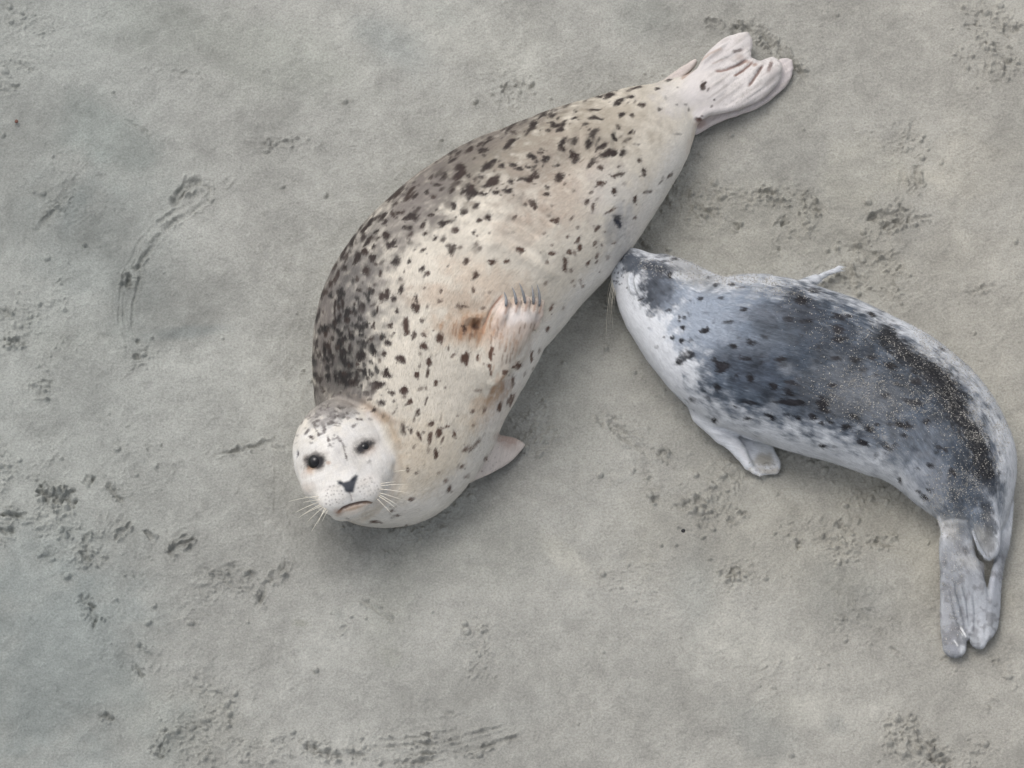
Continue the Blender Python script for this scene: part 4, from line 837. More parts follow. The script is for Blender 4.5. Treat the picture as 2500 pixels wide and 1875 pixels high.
    for u, v, k in [(-66, 10, 1), (59, 11, .9)]:
        s.blob(*hpx(u, v), 32, 23 if u < 0 else 21, -16 if u < 0 else -30, .75 * k, (.33, .265, .21), .4); s.blob(*hpx(u, v), 25, 18 if u < 0 else 15, -16 if u < 0 else -32, .8, (.10, .09, .085), .3); s.spot(*hpx(u, v), 23, 19 if u < 0 else 14, -16 if u < 0 else -32, .95, (.028, .027, .03), (1.35, .6), .15)
        s.line([hpx(u - 22, v + 15), hpx(u, v + 20), hpx(u + 22, v + 14)], 3.5, .35, (.3, .28, .26))
    s.blob(*hpx(-84, -8), 12, 12, 30, .6, (.42, .26, .16)); s.blob(*Z1([(480, 725)])[0], 8, 5, 0, .6, (.4, .25, .16)); s.blob(*Z1([(800, 640)])[0], 24, 12, -30, .3, (.45, .34, .27))
    s.blob(*Z1([(320, 920)])[0], 22, 16, 30, .4, (.56, .46, .37), .5); s.blob(*Z1([(560, 720)])[0], 18, 34, -12, .3, (.48, .46, .45), .7); s.blob(*Z1([(760, 870)])[0], 26, 10, -30, .22, (.55, .48, .42), .6); s.blob(*Z1([(500, 920)])[0], 30, 8, -10, .22, (.55, .5, .46), .6); s.blob(*Z1([(300, 820)])[0], 14, 10, 0, .3, (.5, .4, .33), .6)
    s.spot(*Z1([(238, 660)])[0], 2.6, 9, 5, .85, (.06, .055, .07))
    s.area([(p[0], p[1]) for p in Z1([(548, 866), (572, 862), (596, 876), (638, 866), (660, 842), (690, 818), (706, 826), (704, 858), (690, 892), (680, 925), (672, 954), (640, 962), (610, 950), (598, 918), (576, 900), (552, 892)])], .97, (.040, .045, .058), 4.0, .6)
    s.line(Z1([(640, 950), (655, 985), (662, 1025)]), 1.6, .5, (.25, .2, .18))
    s.line([hpx(-50, -125), hpx(-32, -120), hpx(-15, -118), hpx(8, -119), hpx(24, -122), hpx(40, -127)], 3.0, .9, (.09, .045, .03)); s.blob(*hpx(-8, -125), 42, 5, -16, .8, (.30, .18, .11)); s.blob(*hpx(-8, -132), 46, 11, -16, .5, (.52, .42, .32)); s.blob(*hpx(-44, -128), 12, 6, -30, .6, (.30, .18, .11)); s.blob(*hpx(-50, -122), 10, 8, 0, .5, (.4, .25, .18))
    s.line([(974, 1115), (971, 1158), (955, 1206), (921, 1246), (882, 1268)], 9, .4, (.56, .46, .34))  # tan shade painted along the outside of the jowl crease
    for sd_, cx, cy in [(-1, -44, -84), (1, 37, -88)]:
        for r_ in range(5):
            for c_ in range(6):
                u = cx + sd_ * (c_ * 8 - 20) + r_ * 1.5 * sd_; v = cy + 24 - r_ * 10 - abs(c_ - 2.5) * 2.2
                if (u - cx) ** 2 / 1300 + (v - cy) ** 2 / 800 > 1: continue
                s.spot(*hpx(u + rng.uniform(-2.5, 2.5), v + rng.uniform(-2, 2)), 2.2, 2.2, 0, rng.uniform(.2, .55), (.12, .09, .08), (1.3, .4), .2)
    # hind flipper marks
    q = sstep(1680, 1760, s.px) * sstep(.1, .75, noise2((s.px * .82 - s.py * .57) / 34, (s.px * .57 + s.py * .82) / 7, 71) + .4 * s.n1); i = np.nonzero(q > 0)[0]; s.mix(i, q[i] * .5, (.43, .385, .36))
    q = sstep(1730, 1800, s.px) * sstep(.42, .7, noise3(V, 330, 73)); i = np.nonzero(q > 0)[0]; s.mix(i, q[i] * .5, (.40, .38, .34))
    for pts, wd, st, col in [(Z4([(970, 605), (1100, 585), (1250, 530), (1340, 475)]), 3.5, .7, (.22, .12, .09)), (Z4([(1195, 665), (1300, 600), (1410, 500)]), 3.2, .8, (.20, .11, .08)), (Z4([(1365, 785), (1440, 680), (1530, 545)]), 3.0, .8, (.17, .10, .08)), (Z4([(930, 520), (1060, 465)]), 2.5, .4, (.35, .25, .2)), (Z4([(1180, 375), (1285, 350)]), 4, .75, (.12, .09, .08)), (Z4([(1640, 500), (1600, 610)]), 5, .8, (.14, .09, .075)), (Z4([(1420, 540), (1460, 520)]), 4, .6, (.3, .17, .11)), (Z4([(1330, 500), (1360, 490)]), 4, .5, (.3, .18, .12)), (Z4([(1230, 430), (1300, 460)]), 8, .35, (.35, .26, .22)), (Z4([(800, 480), (900, 400), (1040, 340)]), 3, .4, (.45, .3, .22)), (Z4([(730, 570), (640, 640), (560, 700)]), 3.5, .6, (.30, .17, .11)), (Z4([(1390, 470), (1310, 570), (1190, 660)]), 2, .3, (.4, .26, .2))]:
        s.line(pts, wd, st, col)
    s.spot(*Z4([(760, 1190)])[0], 9, 6, 15, .85, (.05, .03, .03)); s.blob(*Z4([(790, 1250)])[0], 16, 12, 0, .5, (.34, .20, .15)); s.blob(*Z4([(1640, 640)])[0], 16, 12, 20, .3, (.45, .4, .38), .6)
    s.spot(*Z3([(1355, 1305)])[0], 9, 12, 15, .95, (.022, .024, .034)); s.spot(*Z3([(1350, 1265)])[0], 12, 6, 0, .6, (.09, .085, .085))
    # damp sand grains sticking to the flank
    gr = noise3(V, 420, 31); gm = np.zeros(len(V), F)
    for (x, y, rx, ry, a_) in [(*Z3([(950, 930)])[0], 90, 60, .5), (*Z3([(850, 1150)])[0], 70, 60, .4), (*Z1([(1700, 650)])[0], 50, 70, .9), (*Z1([(1880, 200)])[0], 30, 60, .6), (*Z1([(430, 250)])[0], 30, 30, .3)]:
        ii = s.near(x, y, 2 * max(rx, ry)); gm[ii] = np.maximum(gm[ii], a_ * sstep(1.6, .3, s.ell(ii, x, y, rx, ry, 0)))
    s.mix(np.arange(len(V)), gm * sstep(.45, .7, gr), (.62, .58, .50)); s.mix(np.arange(len(V)), gm * .7 * sstep(.5, .75, -gr), (.22, .19, .16))
    s.C *= (1 + .10 * s.nf + .07 * fbm3(V, 16, 2, 66))[:, None]
    hi = hd > 0.5; lie[hi] = np.stack([((V - HC) @ EY.astype(F)), ((V - HC) @ EX.astype(F)), ((V - HC) @ EZ.astype(F))], 1)[hi]
    D = -T; nose = hp(-4, -62, 140)
    D[hd > .3] = (V - nose.astype(F))[hd > .3]
    ok = (V[:, 2] > .0) & (s.N[:, 2] > -.75)
    for pt, r in [(hpx(-65, 9), 19), (hpx(58, 9), 16), (Z1([(635, 890)])[0], 24), (hpx(-5, -122), 26)]: ok &= (np.hypot(s.px - pt[0], s.py - pt[1]) > r) | (s.face < .5)
    ok &= s.px < 1775
    hair.scale = (np.where(hd > .3, .55, 1.0) * (1 - .6 * sstep(1630, 1700, s.px)) * (1 - .5 * sstep(.004, -.001, field(V, fl + [low])))).astype(F)
    Vh, Qh, Ch, Lh = hair(V, Q, s.N, s.C, D, lie, ok, 300000, .0075, .0006, 3, .16)
    body_o = make_mesh('body', Vh, Qh, MATS['coat'], root, Ch, {'lie': Lh})
    # --- eyes, whiskers, claws
    for (u, v, r, q) in [(-65, 9, 19.5, 88), (58, 9, 13.5, 87)]:
        c = hp(u, v, q); rad = r * HM
        # sit the ball so that it just breaks the skin
        p, g = trace(*hpx(u, v), base); c = p + np.array(CAM - p) / np.linalg.norm(CAM - p) * (-.006 - rad * .55)
        Ve, Qe = tube([c + EZ * rad * math.cos(a) for a in np.linspace(math.pi * .97, .06, 14)], [rad * math.sin(a) for a in np.linspace(math.pi * .97, .06, 14)], 20)
        simple_mesh('eye', Ve, Qe, MATS['eye'], root)
    wl = [((410, 985), (175, 1025), 14), ((415, 1012), (285, 1032), 6), ((405, 1030), (225, 1110), 10), ((420, 1048), (250, 1150), 12), ((432, 1058), (280, 1130), 8), ((445, 1065), (320, 1180), 8), ((468, 1075), (350, 1255), 12), ((480, 1085), (430, 1180), 6), ((400, 1000), (300, 985), -8), ((455, 1070), (395, 1200), 6),
          ((880, 905), (1085, 892), 8), ((872, 930), (1105, 962), 10), ((868, 958), (1045, 1012), 8), ((860, 980), (1002, 1078), 10), ((850, 1000), (962, 1115), 8), ((985, 797), (1105, 780), 6), ((880, 890), (1000, 872), 6), ((866, 970), (1010, 1050), 5)]
    for (a, b, sag) in wl:
        a_, b_ = Z1([a, b]); p0, _ = trace(*a_, prims); p0 = p0 - EZ * .003
        z1 = p0[2] + (.012 if a[0] > 700 else -.02); p1 = at(*b_, max(z1, .02))
        mid = (p0 + p1) / 2 + EZ * .012 + CU * (sag * 0.317 * MPP)
        pts = [(1 - t) ** 2 * p0 + 2 * t * (1 - t) * mid + t * t * p1 for t in np.linspace(0, 1, 9)]
        Vw, Qw = tube(pts, np.linspace(.0009, .00035, 9), 5); simple_mesh('whisker', Vw, Qw, MATS['whisker'], root)
    for (a, b) in zip(tips, ends):
        p0, g = trace(a[0], a[1] + 6, prims); q1, g1 = trace(b[0], b[1], prims); p1 = q1 + g1 * .004
        mid = (p0 + p1) / 2 + g * .010 + CR * .003
        pts = [(1 - t) ** 2 * p0 + 2 * t * (1 - t) * mid + t * t * p1 for t in np.linspace(0, 1, 9)]
        Vc, Qc = tube(pts, [.0028, .0034, .0035, .0033, .0029, .0024, .0018, .0011, .0003], 10)
        simple_mesh('claw', Vc, Qc, MATS['claw'], root)
    return V, Q, s.C, T, hd
# ------------------------------------------------------------------ the pup, belly down, nursing
SPOT6 = [(425,270,28,16,10,.7),(170,402,28,14,-20,.8),(195,385,10,10,0,.7),(40,380,12,12,0,.7),(55,320,8,10,0,.6),(20,320,10,20,0,.6),(150,200,14,8,0,.5),(460,480,35,18,0,.7),(350,497,30,12,5,.7),(35,462,12,12,0,.7),(90,460,14,12,0,.5),(60,555,40,35,-30,.35),(20,600,25,18,0,.35),(235,580,14,12,0,.7),(290,630,45,30,10,.85),(430,575,40,14,0,.7),(375,680,14,14,0,.6),(460,695,22,30,-25,.85),(525,600,16,14,0,.6),(640,580,35,14,0,.75),(605,745,24,18,0,.9),(700,720,40,16,0,.6),(690,780,45,16,30,.7),(740,850,50,18,5,.8),(660,840,40,16,10,.6),(920,870,35,60,-25,.95),(850,942,30,22,20,.95),(905,975,24,14,0,.85),(760,940,20,12,0,.7),(960,975,16,12,0,.8),(1055,998,35,16,0,.9),(1195,1005,38,28,0,.95),(1245,985,20,14,0,.8),(1110,935,22,16,20,.7),(575,930,32,14,20,.7),(445,945,28,12,-10,.55),(235,962,16,14,0,.8),(255,760,18,24,-20,.5),(455,845,45,12,20,.6),(370,880,25,8,40,.4),(690,920,20,8,0,.5),(100,830,25,18,0,.2),(200,820,20,10,40,.3),(885,505,20,22,30,.6),(980,570,28,12,0,.65),(1100,575,35,16,0,.7),(1220,570,35,14,0,.6),(1010,400,40,30,10,.8),(1010,460,40,18,0,.7),(770,215,35,24,20,.8),(800,340,50,12,0,.6),(700,330,40,14,0,.5),(1030,310,60,20,0,.6),(860,150,50,14,15,.5),(1215,300,30,14,20,.6),(1330,620,45,20,15,.7),(1240,680,25,14,0,.6),(1160,640,20,12,0,.5),(970,740,25,16,0,.6),(1290,800,28,14,0,.5),(1490,720,30,20,0,.7),(1480,850,50,25,0,.5),(1370,730,20,12,0,.5),(1415,990,50,28,10,.85),(1555,965,22,18,0,.7),(1330,980,14,12,0,.6),(1410,1048,16,12,0,.7),(1150,1098,34,18,10,.9),(905,1115,20,14,0,.6),(985,1125,14,10,0,.4),(1330,1120,45,22,0,.5),(1650,1130,40,18,20,.6),(1620,1160,20,16,0,.5),(1575,1235,20,16,0,.6),(1500,1258,16,10,0,.5),(1395,1328,16,16,0,.75),(1500,1400,20,10,0,.7),(1545,1435,24,16,20,.7),(1575,1390,18,10,0,.6),(1720,1275,22,22,0,.8),(1650,515,25,10,20,.35),(1280,275,20,8,20,.4),(1240,1180,6,30,20,.3),(1350,340,14,8,0,.4),(1630,440,30,10,30,.3),(330,350,30,14,10,.4),(560,440,30,18,0,.35)]
SPOT5 = [(975,495,40,22,-55,.85),(1290,740,24,18,0,.6),(1180,760,16,12,0,.5),(1110,930,14,16,0,.6),(1070,945,12,28,10,.6),(1110,1035,16,22,0,.75),(1300,1075,32,20,-15,.8),(1345,1045,14,12,0,.7),(1000,1135,18,16,0,.75),(915,1132,16,10,0,.6),(1095,1165,20,18,0,.75),(840,1235,18,20,0,.3),(765,1040,12,10,0,.2),(1180,1300,34,34,0,.4),(1065,1370,30,34,0,.4),(1490,735,26,14,0,.5),(1590,600,34,18,10,.6),(1700,630,30,12,0,.5),(1440,600,30,18,0,.4),(960,860,32,14,-10,.5),(1360,530,18,14,-40,.6),(1020,340,30,16,0,.4),(800,750,14,12,0,.4),(780,920,40,16,10,.2),(545,632,8,8,0,.5),(1220,790,10,12,0,.5)]

def build_pup():
    root = empty('seal_pup', (0.85, 0.0, 0), label='smaller seal pup with slate back and white sides, nuzzling the belly of the spotted seal', category='seal pup')
    body, cen = chain(PUP, 0.76, 42)
    muz = [Cone(at(1540, 640, .10), 26 * MPP, at(1520, 662, .085), 27 * MPP, 1, .01), Cone(at(1560, 700, .10), 40 * MPP, at(1522, 690, .08), 30 * MPP, 1, .012), Cone(at(1620, 690, .13), 50 * MPP, at(1575, 675, .115), 36 * MPP, 1, .02)]
    A = Slab([p for p in Z7([(470, 380), (480, 470), (490, 560), (495, 700), (485, 900), (480, 1150), (490, 1320), (520, 1420), (580, 1490), (640, 1500), (688, 1455), (695, 1370), (720, 1345), (732, 1400), (790, 1430), (838, 1360), (868, 1200), (875, 1050), (850, 900), (800, 740), (760, 640), (740, 400), (600, 330)])],
             [(2330, 1300, .062), (2340, 1590, .016), (2400, 1560, .016)], .0095, .015)
    B = Slab([p for p in Z7([(880, 180), (950, 300), (965, 500), (930, 700), (880, 900), (850, 1200), (846, 1365), (890, 1352), (940, 1270), (960, 1150), (970, 950), (990, 780), (1030, 620), (1055, 420), (1066, 230), (1000, 120)])],
             [(2460, 1250, .036), (2415, 1560, .012), (2440, 1450, .013)], .0095, .004)
    lob = Slab([p for p in Z7([(725, 330), (730, 450), (762, 560), (800, 650), (860, 712), (925, 690), (968, 600), (968, 450), (930, 250), (820, 180)])], [(2400, 1290, .087), (2412, 1362, .055), (2440, 1300, .075)], .013, .003)
    dig = []
    for a, b, ra, rb, z0, z1 in [((550, 560), (590, 1430), 22, 26, .058, .016), ((625, 820), (688, 1340), 13, 9, .036, .021), ((705, 780), (732, 1310), 11, 8, .036, .021), ((775, 780), (800, 1385), 19, 16, .036, .016)]:
        p, q = Z7([a, b]); dig.append(Cone(at(*p, z0), ra * MPP, at(*q, z1), rb * MPP, .55, .006))
    arm = [Cone(at(1715, 1010, .055), 30 * MPP, at(1765, 1060, .042), 24 * MPP, 1, .02), Cone(at(1765, 1060, .042), 22 * MPP, at(1808, 1105, .030), 17 * MPP, 1, .01), Cone(at(1808, 1105, .03), 16 * MPP, at(1826, 1134, .022), 13 * MPP, 1, .006),
           Cone(at(1828, 1138, .020), 10 * MPP, at(1842, 1150, .016), 7 * MPP, 1, .005), Cone(at(1842, 1150, .016), 7 * MPP, at(1855, 1158, .012), 5 * MPP, 1, .004)]
    web = Slab([(1790, 1040), (1815, 1100), (1828, 1142), (1856, 1158), (1880, 1159), (1900, 1157), (1906, 1132), (1894, 1106), (1880, 1080), (1840, 1050)], [(1820, 1070, .018), (1850, 1155, .008), (1900, 1145, .008)], .008, .008)
    arm2 = [Cone(at(1955, 700, .05), 18 * MPP, at(1990, 682, .03), 12 * MPP, .8, .01), Slab([(1970, 686), (2000, 670), (2022, 661), (2036, 656), (2048, 648), (2060, 651), (2050, 657), (2058, 660), (2044, 665), (2026, 670), (2010, 680), (1990, 694)], [(1985, 684, .026), (2055, 653, .012), (2010, 680, .018)], .0055, .006)]
    prims = body + muz + [A, B, lob] + dig + arm + [web] + arm2
    V, Q = implicit_mesh(prims, RES)
    V += (normals(V, Q).T * (0.0024 * fbm3(V, 11, 2, 15) + 0.0009 * fbm3(V, 45, 2, 16))).T.astype(F)
    s = Skin(V, Q, (0.70, 0.715, 0.74))
    sx, th, rr, T = lie_coords(V, cen)
    lie = np.stack([sx, th * 0.16, rr], 1); s.nf = .6 * noise3(lie * np.array([70, 380, 380], F), 1, 53) + .4 * noise3(lie * np.array([40, 170, 170], F), 1, 54)
    for pts, wd, dep in [(Z5([(590, 470), (570, 560), (590, 650), (640, 720)]), 6, .006), (Z5([(650, 490), (630, 570), (650, 660), (680, 740)]), 5, .006), (Z5([(620, 480), (600, 570), (625, 660), (665, 735)]), 4, -.006), (Z5([(440, 350), (470, 330), (480, 300)]), 5, -.006), (Z5([(470, 260), (520, 232), (560, 235)]), 4, -.003), (Z5([(960, 520), (1000, 470)]), 6, -.004),
                         (Z6([(1240, 1230), (1260, 1160), (1290, 1080)]), 10, -.003), (Z6([(1430, 1300), (1470, 1200), (1500, 1130)]), 12, -.003), (Z6([(200, 1030), (330, 1050), (430, 1110), (480, 1180)]), 7, .003), (Z6([(230, 1000), (400, 1050), (560, 1100)]), 6, -.006),
                         (Z7([(490, 405), (560, 385), (640, 388), (700, 400)]), 5, -.004), (Z7([(715, 330), (735, 480), (790, 620), (850, 700)]), 5, -.006), (Z7([(600, 870), (620, 980), (680, 1200), (700, 1330)]), 4, -.005), (Z7([(560, 930), (600, 1150), (670, 1330)]), 3.5, -.004), (Z7([(660, 900), (700, 1050), (722, 1280)]), 3.5, -.005), (Z7([(750, 980), (765, 1150), (758, 1320)]), 3, -.003), (Z7([(905, 260), (945, 420), (950, 560)]), 5, .004)]:
        s.press(pts, wd, dep)
    s.V = relax(s.V, Q, 1, 0.3); V = s.V; s.N = normals(V, Q)
    al = np.ones(len(V), bool)
    DARK = Z6([(120, 500), (140, 640), (140, 750), (220, 810), (330, 880), (450, 905), (600, 965), (750, 990), (900, 1045), (1100, 1110), (1250, 1170), (1400, 1250), (1520, 1380), (1600, 1480), (1630, 1600), (1900, 1700), (1985, 1600), (2005, 1350), (1970, 1150), (1910, 960), (1810, 790), (1690, 650), (1530, 540), (1390, 430), (1250, 340), (1080, 235), (900, 150), (750, 125), (560, 130), (400, 150), (200, 140), (60, 200), (20, 340)])
    s.area(DARK, .92, (.140, .177, .230), 46, 30)
    INN = Z6([(220, 560), (220, 700), (330, 790), (500, 860), (700, 900), (900, 960), (1100, 1010), (1400, 1020), (1560, 1180), (1700, 1400), (1950, 1400), (1930, 1150), (1850, 950), (1700, 740), (1500, 580), (1350, 470), (1150, 330), (930, 200), (780, 180), (640, 330), (450, 420), (300, 480)])
    s.area(INN, .9, (.034, .049, .072), 70, 40)
    s.area([p for p in Z5([(530, 295), (640, 290), (720, 320), (820, 330), (930, 310), (1000, 420), (1040, 560), (1090, 700), (1080, 800), (950, 880), (800, 880), (690, 830), (660, 740), (640, 640), (690, 500), (600, 470), (540, 440)])], .95, (.052, .064, .086), 20, 18)
    s.area([p for p in Z5([(1000, 640), (1150, 620), (1400, 650), (1700, 700), (1800, 820), (1560, 1000), (1500, 1180), (1300, 1300), (1120, 1210), (1020, 1080), (960, 940), (1070, 830)])], .8, (.335, .385, .46), 44, 34)  # bluish sheen of the neck fur, painted into the coat colour
    for b in [(*Z6([(500, 480)])[0], 110, 40, -10, .35, (.30, .335, .39)), (*Z6([(560, 300)])[0], 80, 24, 0, .5, (.12, .125, .14)), (*Z6([(760, 230)])[0], 60, 26, 25, .6, (.06, .065, .08)), (*Z6([(920, 400)])[0], 120, 50, 20, .45, (.06, .068, .085)), (*Z6([(850, 860)])[0], 110, 40, 15, .55, (.055, .06, .07)), (*Z6([(450, 640)])[0], 100, 50, 20, .4, (.085, .095, .12)), (*Z6([(1150, 800)])[0], 130, 80, 20, .45, (.24, .25, .265)), (*Z6([(680, 640)])[0], 22, 18, 0, .5, (.28, .30, .33)), (*Z6([(600, 880)])[0], 18, 15, 20, .6, (.36, .385, .42)), (*Z6([(1400, 1150)])[0], 90, 60, 20, .35, (.26, .28, .31)), (*Z6([(1600, 1050)])[0], 50, 40, 0, .3, (.22, .235, .26)), (*Z6([(1560, 1330)])[0], 50, 60, 0, .5, (.42, .44, .48)), (*Z6([(200, 330)])[0], 80, 60, 10, .3, (.5, .54, .60)),
              (*Z5([(560, 370)])[0], 14, 20, 10, .6, (.10, .11, .13)), (*Z5([(450, 480)])[0], 12, 44, 8, .45, (.36, .40, .45)), (*Z5([(650, 250)])[0], 22, 9, 10, .4, (.75, .77, .8)), (*Z5([(1150, 440)])[0], 60, 26, 30, .35, (.34, .33, .31)), (*Z5([(1300, 560)])[0], 60, 26, 20, .4, (.33, .33, .32))]:
        s.blob(*b[:5], b[5], b[6], .4)
    # the dark line down the back
    s.line(Z6([(1250, 400), (1310, 430), (1400, 530), (1500, 610), (1600, 660), (1680, 750), (1740, 860), (1780, 960), (1850, 1050), (1885, 1150), (1925, 1260), (1960, 1350)]), 27, .97, (.013, .014, .018), .5)
    s.line(Z6([(1560, 640), (1640, 700), (1700, 800), (1760, 880)]), 38, .75, (.013, .014, .018), .6)
    s.line(Z7([(840, 250), (880, 400), (890, 520)]), 14, .7, (.05, .055, .065), .5); s.line(Z7([(600, 100), (620, 200), (630, 330)]), 16, .6, (.07, .08, .095), .6)
    for (x, y, rx, ry, an, st) in Z6(SPOT6) + Z5(SPOT5): s.spot(x, y, rx, ry, an, min(1, st * 1.25), (.018, .017, .021), (1.35, .6), .4)
    rng = np.random.default_rng(8)
    for j in range(170):
        x, y = rng.uniform(1560, 2440), rng.uniform(640, 1280)
        if poly_sdf(np.array([x]), np.array([y]), DARK)[0] > -6: continue
        s.spot(x, y, rng.uniform(3, 9), rng.uniform(2.5, 5), rng.uniform(0, 40), rng.uniform(.2, .55), (.035, .035, .042), (1.4, .4), .5)
    hid = 1 - s.face
    dk = sstep(.35, .08, s.C[:, 1]); s.C *= (1 + dk * (.34 * s.nf + .42 * fbm3(V, 34, 3, 67)) + (1 - dk) * .05 * s.nf)[:, None]
    for (x, y) in Z5([(740, 420), (600, 350), (720, 560), (900, 680), (850, 450), (980, 640), (760, 700)]): s.blob(x, y, 12, 9, 30, .6, (.025, .03, .04), .7)
    s.area(Z5([(515, 290), (600, 280), (680, 300), (690, 380), (650, 460), (580, 480), (530, 430), (500, 360)]), .8, (.10, .115, .14), 8, 8)
    # face marks
    s.area([p for p in Z5([(430, 350), (452, 300), (475, 270), (505, 262), (500, 290), (478, 330), (460, 352)])], .95, (.02, .02, .024), 2.5, 1.5); s.line(Z5([(470, 262), (500, 240), (540, 228)]), 3.5, .75, (.20, .12, .08)); s.line(Z5([(500, 250), (520, 240)]), 3, .5, (.5, .3, .2))
    s.line(Z5([(585, 500), (575, 560), (595, 650)]), 4, .35, (.45, .49, .53)); s.line(Z5([(648, 495), (634, 570), (640, 640), (690, 700)]), 4.5, .55, (.62, .64, .66)); s.line(Z5([(618, 490), (605, 570), (622, 650)]), 2.6, .6, (.16, .18, .2)); s.line(Z5([(655, 760), (690, 750), (712, 735)]), 2.6, .9, (.03, .03, .035)); s.line(Z5([(960, 520), (1000, 470)]), 5, .8, (.02, .02, .025))
    for _ in range(26):
        x, y = Z5([(rng.uniform(405, 520), rng.uniform(400, 600))])[0]; s.spot(x, y, 2.2, 2.2, 0, .6, (.06, .065, .08), (1.3, .5), .1)
    # tail and flippers: grey fur, pale edges
    for p in dig + [A, B]:
        q = sstep(.006, -.001, field(V, [p])) * sstep(1285, 1350, s.py); i = np.nonzero(q > 0)[0]; s.mix(i, q[i] * .85, (.30, .315, .34))
    for b in [(*Z7([(560, 450)])[0], 40, 30, 0, .55, (.52, .50, .46)), (*Z7([(560, 850)])[0], 14, 60, 0, .45, (.30, .31, .33)), (*Z7([(540, 1150)])[0], 22, 70, 0, .45, (.34, .34, .35)), (*Z7([(590, 1380)])[0], 20, 26, 0, .55, (.22, .22, .24)), (*Z7([(630, 1280)])[0], 16, 12, 30, .6, (.13, .12, .13)), (*Z7([(665, 1180)])[0], 8, 16, 0, .45, (.25, .25, .27)), (*Z7([(680, 630)])[0], 7, 8, 0, .75, (.07, .07, .08)), (*Z7([(660, 500)])[0], 12, 32, 0, .55, (.20, .22, .25)), (*Z7([(770, 1370)])[0], 14, 12, 0, .5, (.25, .26, .27)), (*Z7([(860, 640)])[0], 14, 18, 0, .5, (.30, .30, .31)), (*Z7([(850, 560)])[0], 22, 34, -15, .7, (.27, .265, .25)), (*Z7([(790, 480)])[0], 12, 22, -20, .5, (.40, .39, .36)), (*Z7([(700, 720)])[0], 30, 16, 20, .4, (.56, .55, .52)), (*Z7([(930, 900)])[0], 14, 60, 0, .4, (.58, .60, .66)), (*Z7([(850, 790)])[0], 10, 12, 0, .5, (.3, .27, .25)), (1872, 1125, 26, 22, 20, .9, (.36, .335, .285)), (1872, 1150, 34, 8, 0, .6, (.44, .40, .33)), (1868, 1088, 24, 18, 20, .55, (.55, .56, .55))]:
        s.blob(*b[:5], b[5], b[6], .45)
    q = sstep(1270, 1350, s.py) * sstep(-.1, .7, noise3(V, 60, 81) + .7 * noise3(V, 150, 82)); i = np.nonzero(q > 0)[0]; s.mix(i, q[i] * .6, (.165, .165, .17))
    s.line(Z7([(735, 480), (770, 590), (830, 690), (880, 710), (930, 690), (965, 600), (960, 450), (930, 260)]), 4.2, .9, (.68, .70, .74), .1); s.line(Z7([(650, 1260), (690, 1340)]), 2.2, .8, (.78, .78, .78)); s.line(Z7([(595, 1370), (625, 1415)]), 1.8, .8, (.78, .78, .76)); s.line(Z7([(640, 1290), (665, 1330)]), 1.6, .6, (.78, .78, .76)); s.blob(*Z7([(665, 1450)])[0], 9, 14, 10, .7, (.74, .75, .77), .2)
    s.line(Z6([(330, 1070), (400, 1130), (450, 1210)]), 9, .6, (.76, .76, .77), .1); s.spot(1832, 1147, 9, 6, 40, .8, (.78, .77, .74)); s.spot(1851, 1157, 5, 6, 0, .8, (.78, .77, .74))
    # sand stuck to the damp coat: specks of real sand colour, with the dark coat between
    gr = noise3(V, 330, 41) + .6 * noise3(V, 700, 42); gm = np.zeros(len(V), F)
    for (x, y, rx, ry, a_) in [(*Z6([(1200, 800)])[0], 150, 80, .9), (*Z6([(1500, 800)])[0], 150, 80, .75), (*Z6([(1750, 800)])[0], 60, 110, .85), (*Z6([(1860, 1000)])[0], 60, 110, .9), (*Z6([(1600, 480)])[0], 60, 60, .7), (*Z6([(1960, 1150)])[0], 36, 130, .8), (*Z6([(1750, 1400)])[0], 70, 90, .95), (*Z6([(1650, 1500)])[0], 40, 60, .9), (*Z6([(600, 130)])[0], 100, 22, .9), (*Z6([(400, 100)])[0], 90, 22, .7), (*Z6([(1100, 450)])[0], 160, 70, .4), (*Z6([(1300, 560)])[0], 130, 60, .5), (*Z5([(780, 430)])[0], 40, 20, .7), (*Z5([(1050, 420)])[0], 30, 40, .6), (*Z5([(1150, 480)])[0], 60, 30, .7), (*Z7([(560, 450)])[0], 40, 40, .8), (*Z7([(550, 1000)])[0], 30, 160, .6), (*Z6([(1300, 1000)])[0], 80, 60, .6), (1870, 1140, 40, 24, .8), (*Z6([(1700, 640)])[0], 40, 60, .6), (*Z7([(800, 450)])[0], 30, 60, .7), (*Z7([(620, 650)])[0], 50, 90, .55), (*Z7([(560, 1300)])[0], 30, 60, .5), (*Z6([(900, 300)])[0], 150, 40, .3)]:
        ii = s.near(x, y, 2 * max(rx, ry)); gm[ii] = np.maximum(gm[ii], a_ * sstep(1.6, .25, s.ell(ii, x, y, rx, ry, 15)))
    C0 = s.C.copy(); ia = np.arange(len(V)); s.mix(ia, gm * sstep(.18, .62, gr + .25 * s.n1) * .7, (.52, .50, .46)); s.mix(ia, gm * .06, (.42, .39, .35))
    ok = (V[:, 2] > 0) & (s.N[:, 2] > -.75)
    for pt, r in [(Z5([(465, 300)])[0], 14), (Z5([(610, 570)])[0], 10)]: ok &= (np.hypot(s.px - pt[0], s.py - pt[1]) > r) | (s.face < .5)
    hair.scale = ((1 - .6 * sstep(1380, 1480, s.py)) * (.45 + .55 * sstep(1560, 1700, s.px)) * (1 - .6 * sstep(.004, -.001, field(V, arm + [web])))).astype(F)
    Vh, Qh, Ch, Lh = hair(V, Q, s.N, C0 * .6 + s.C * .4, T, lie, ok, 240000, .0095, .0006, 4, .22)
    stuck_sand(V, s.N, gm * sstep(-.5, .5, gr + .6 * s.n1) * (s.N[:, 2] > .2), 10000, 9, root)
    make_mesh('body', Vh, Qh, MATS['pupcoat'], root, Ch, {'lie': Lh})
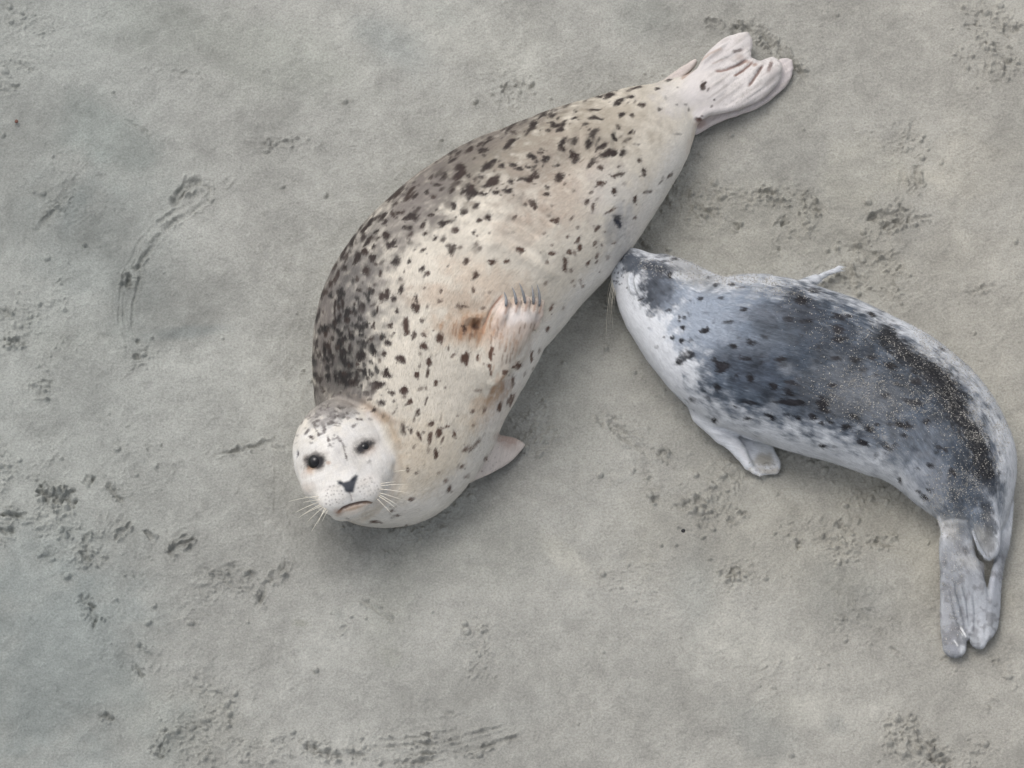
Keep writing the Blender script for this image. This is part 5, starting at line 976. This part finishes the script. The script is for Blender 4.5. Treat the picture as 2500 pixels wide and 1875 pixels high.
    for (a, b, bend) in [((395, 560), (332, 1112), -30), ((400, 585), (348, 860), -26), ((408, 615), (400, 1040), -30), ((415, 635), (375, 965), -26), ((425, 660), (385, 905), -16), ((388, 540), (338, 790), -20), ((430, 680), (410, 880), -14), ((402, 600), (360, 1000), -28), ((740, 245), (880, 190), 10), ((720, 240), (800, 170), 8)]:
        a_, b_ = Z5([a, b]); p0, _ = trace(*a_, prims); p1 = at(*b_, .02 if a[0] < 600 else .05)
        mid = (p0 + p1) / 2 + CR * bend * .241 * MPP + np.array([0, 0, .01])
        pts = [(1 - t) ** 2 * p0 + 2 * t * (1 - t) * mid + t * t * p1 for t in np.linspace(0, 1, 9)]
        Vw, Qw = tube(pts, np.linspace(.0007, .00028, 9), 5); simple_mesh('whisker', Vw, Qw, MATS['whisker'], root)
    return V, Q, s.C, T

def build_pebbles():
    for (x, y, r, col, lab) in [(40, 296, 4.5, (.15, .07, .05), 'tiny red pebble lying on bare sand near the left edge'), (1668, 1296, 5.5, (.02, .02, .022), 'tiny black pebble on rippled sand below the pup')]:
        p = at(x, y, 0.004); n = 12
        V, Q = tube([p + np.array([0, 0, 1]) * (r * MPP * .7 * math.cos(a)) for a in np.linspace(math.pi * .96, .1, 8)], [r * MPP * math.sin(a) for a in np.linspace(math.pi * .96, .1, 8)], n)
        V = V + (V - p) * (0.25 * fbm3(V.astype(F), 160, 2, 3))[:, None] * np.array([1.2, .8, 1])
        o = simple_mesh('pebble', V, Q, plain_mat('pebble_stone', col, .7), None)
        o['label'] = lab; o['category'] = 'pebble'

MATS = {
    'grain': grain_mat(),
    'coat': coat_mat('spotted_coat'), 'pupcoat': coat_mat('pup_coat', .6, .25, (26, 240), .12, .03),
    'eye': plain_mat('eye_gloss', (.006, .006, .007), .16, .5, 60, .1), 'whisker': plain_mat('whisker_hair', (.78, .73, .62), .4),
    'claw': plain_mat('claw_horn', (.20, .205, .215), .35, .5, 300, .55),
}
build_sand()
mother = build_mother()
pup = build_pup()
build_pebbles()
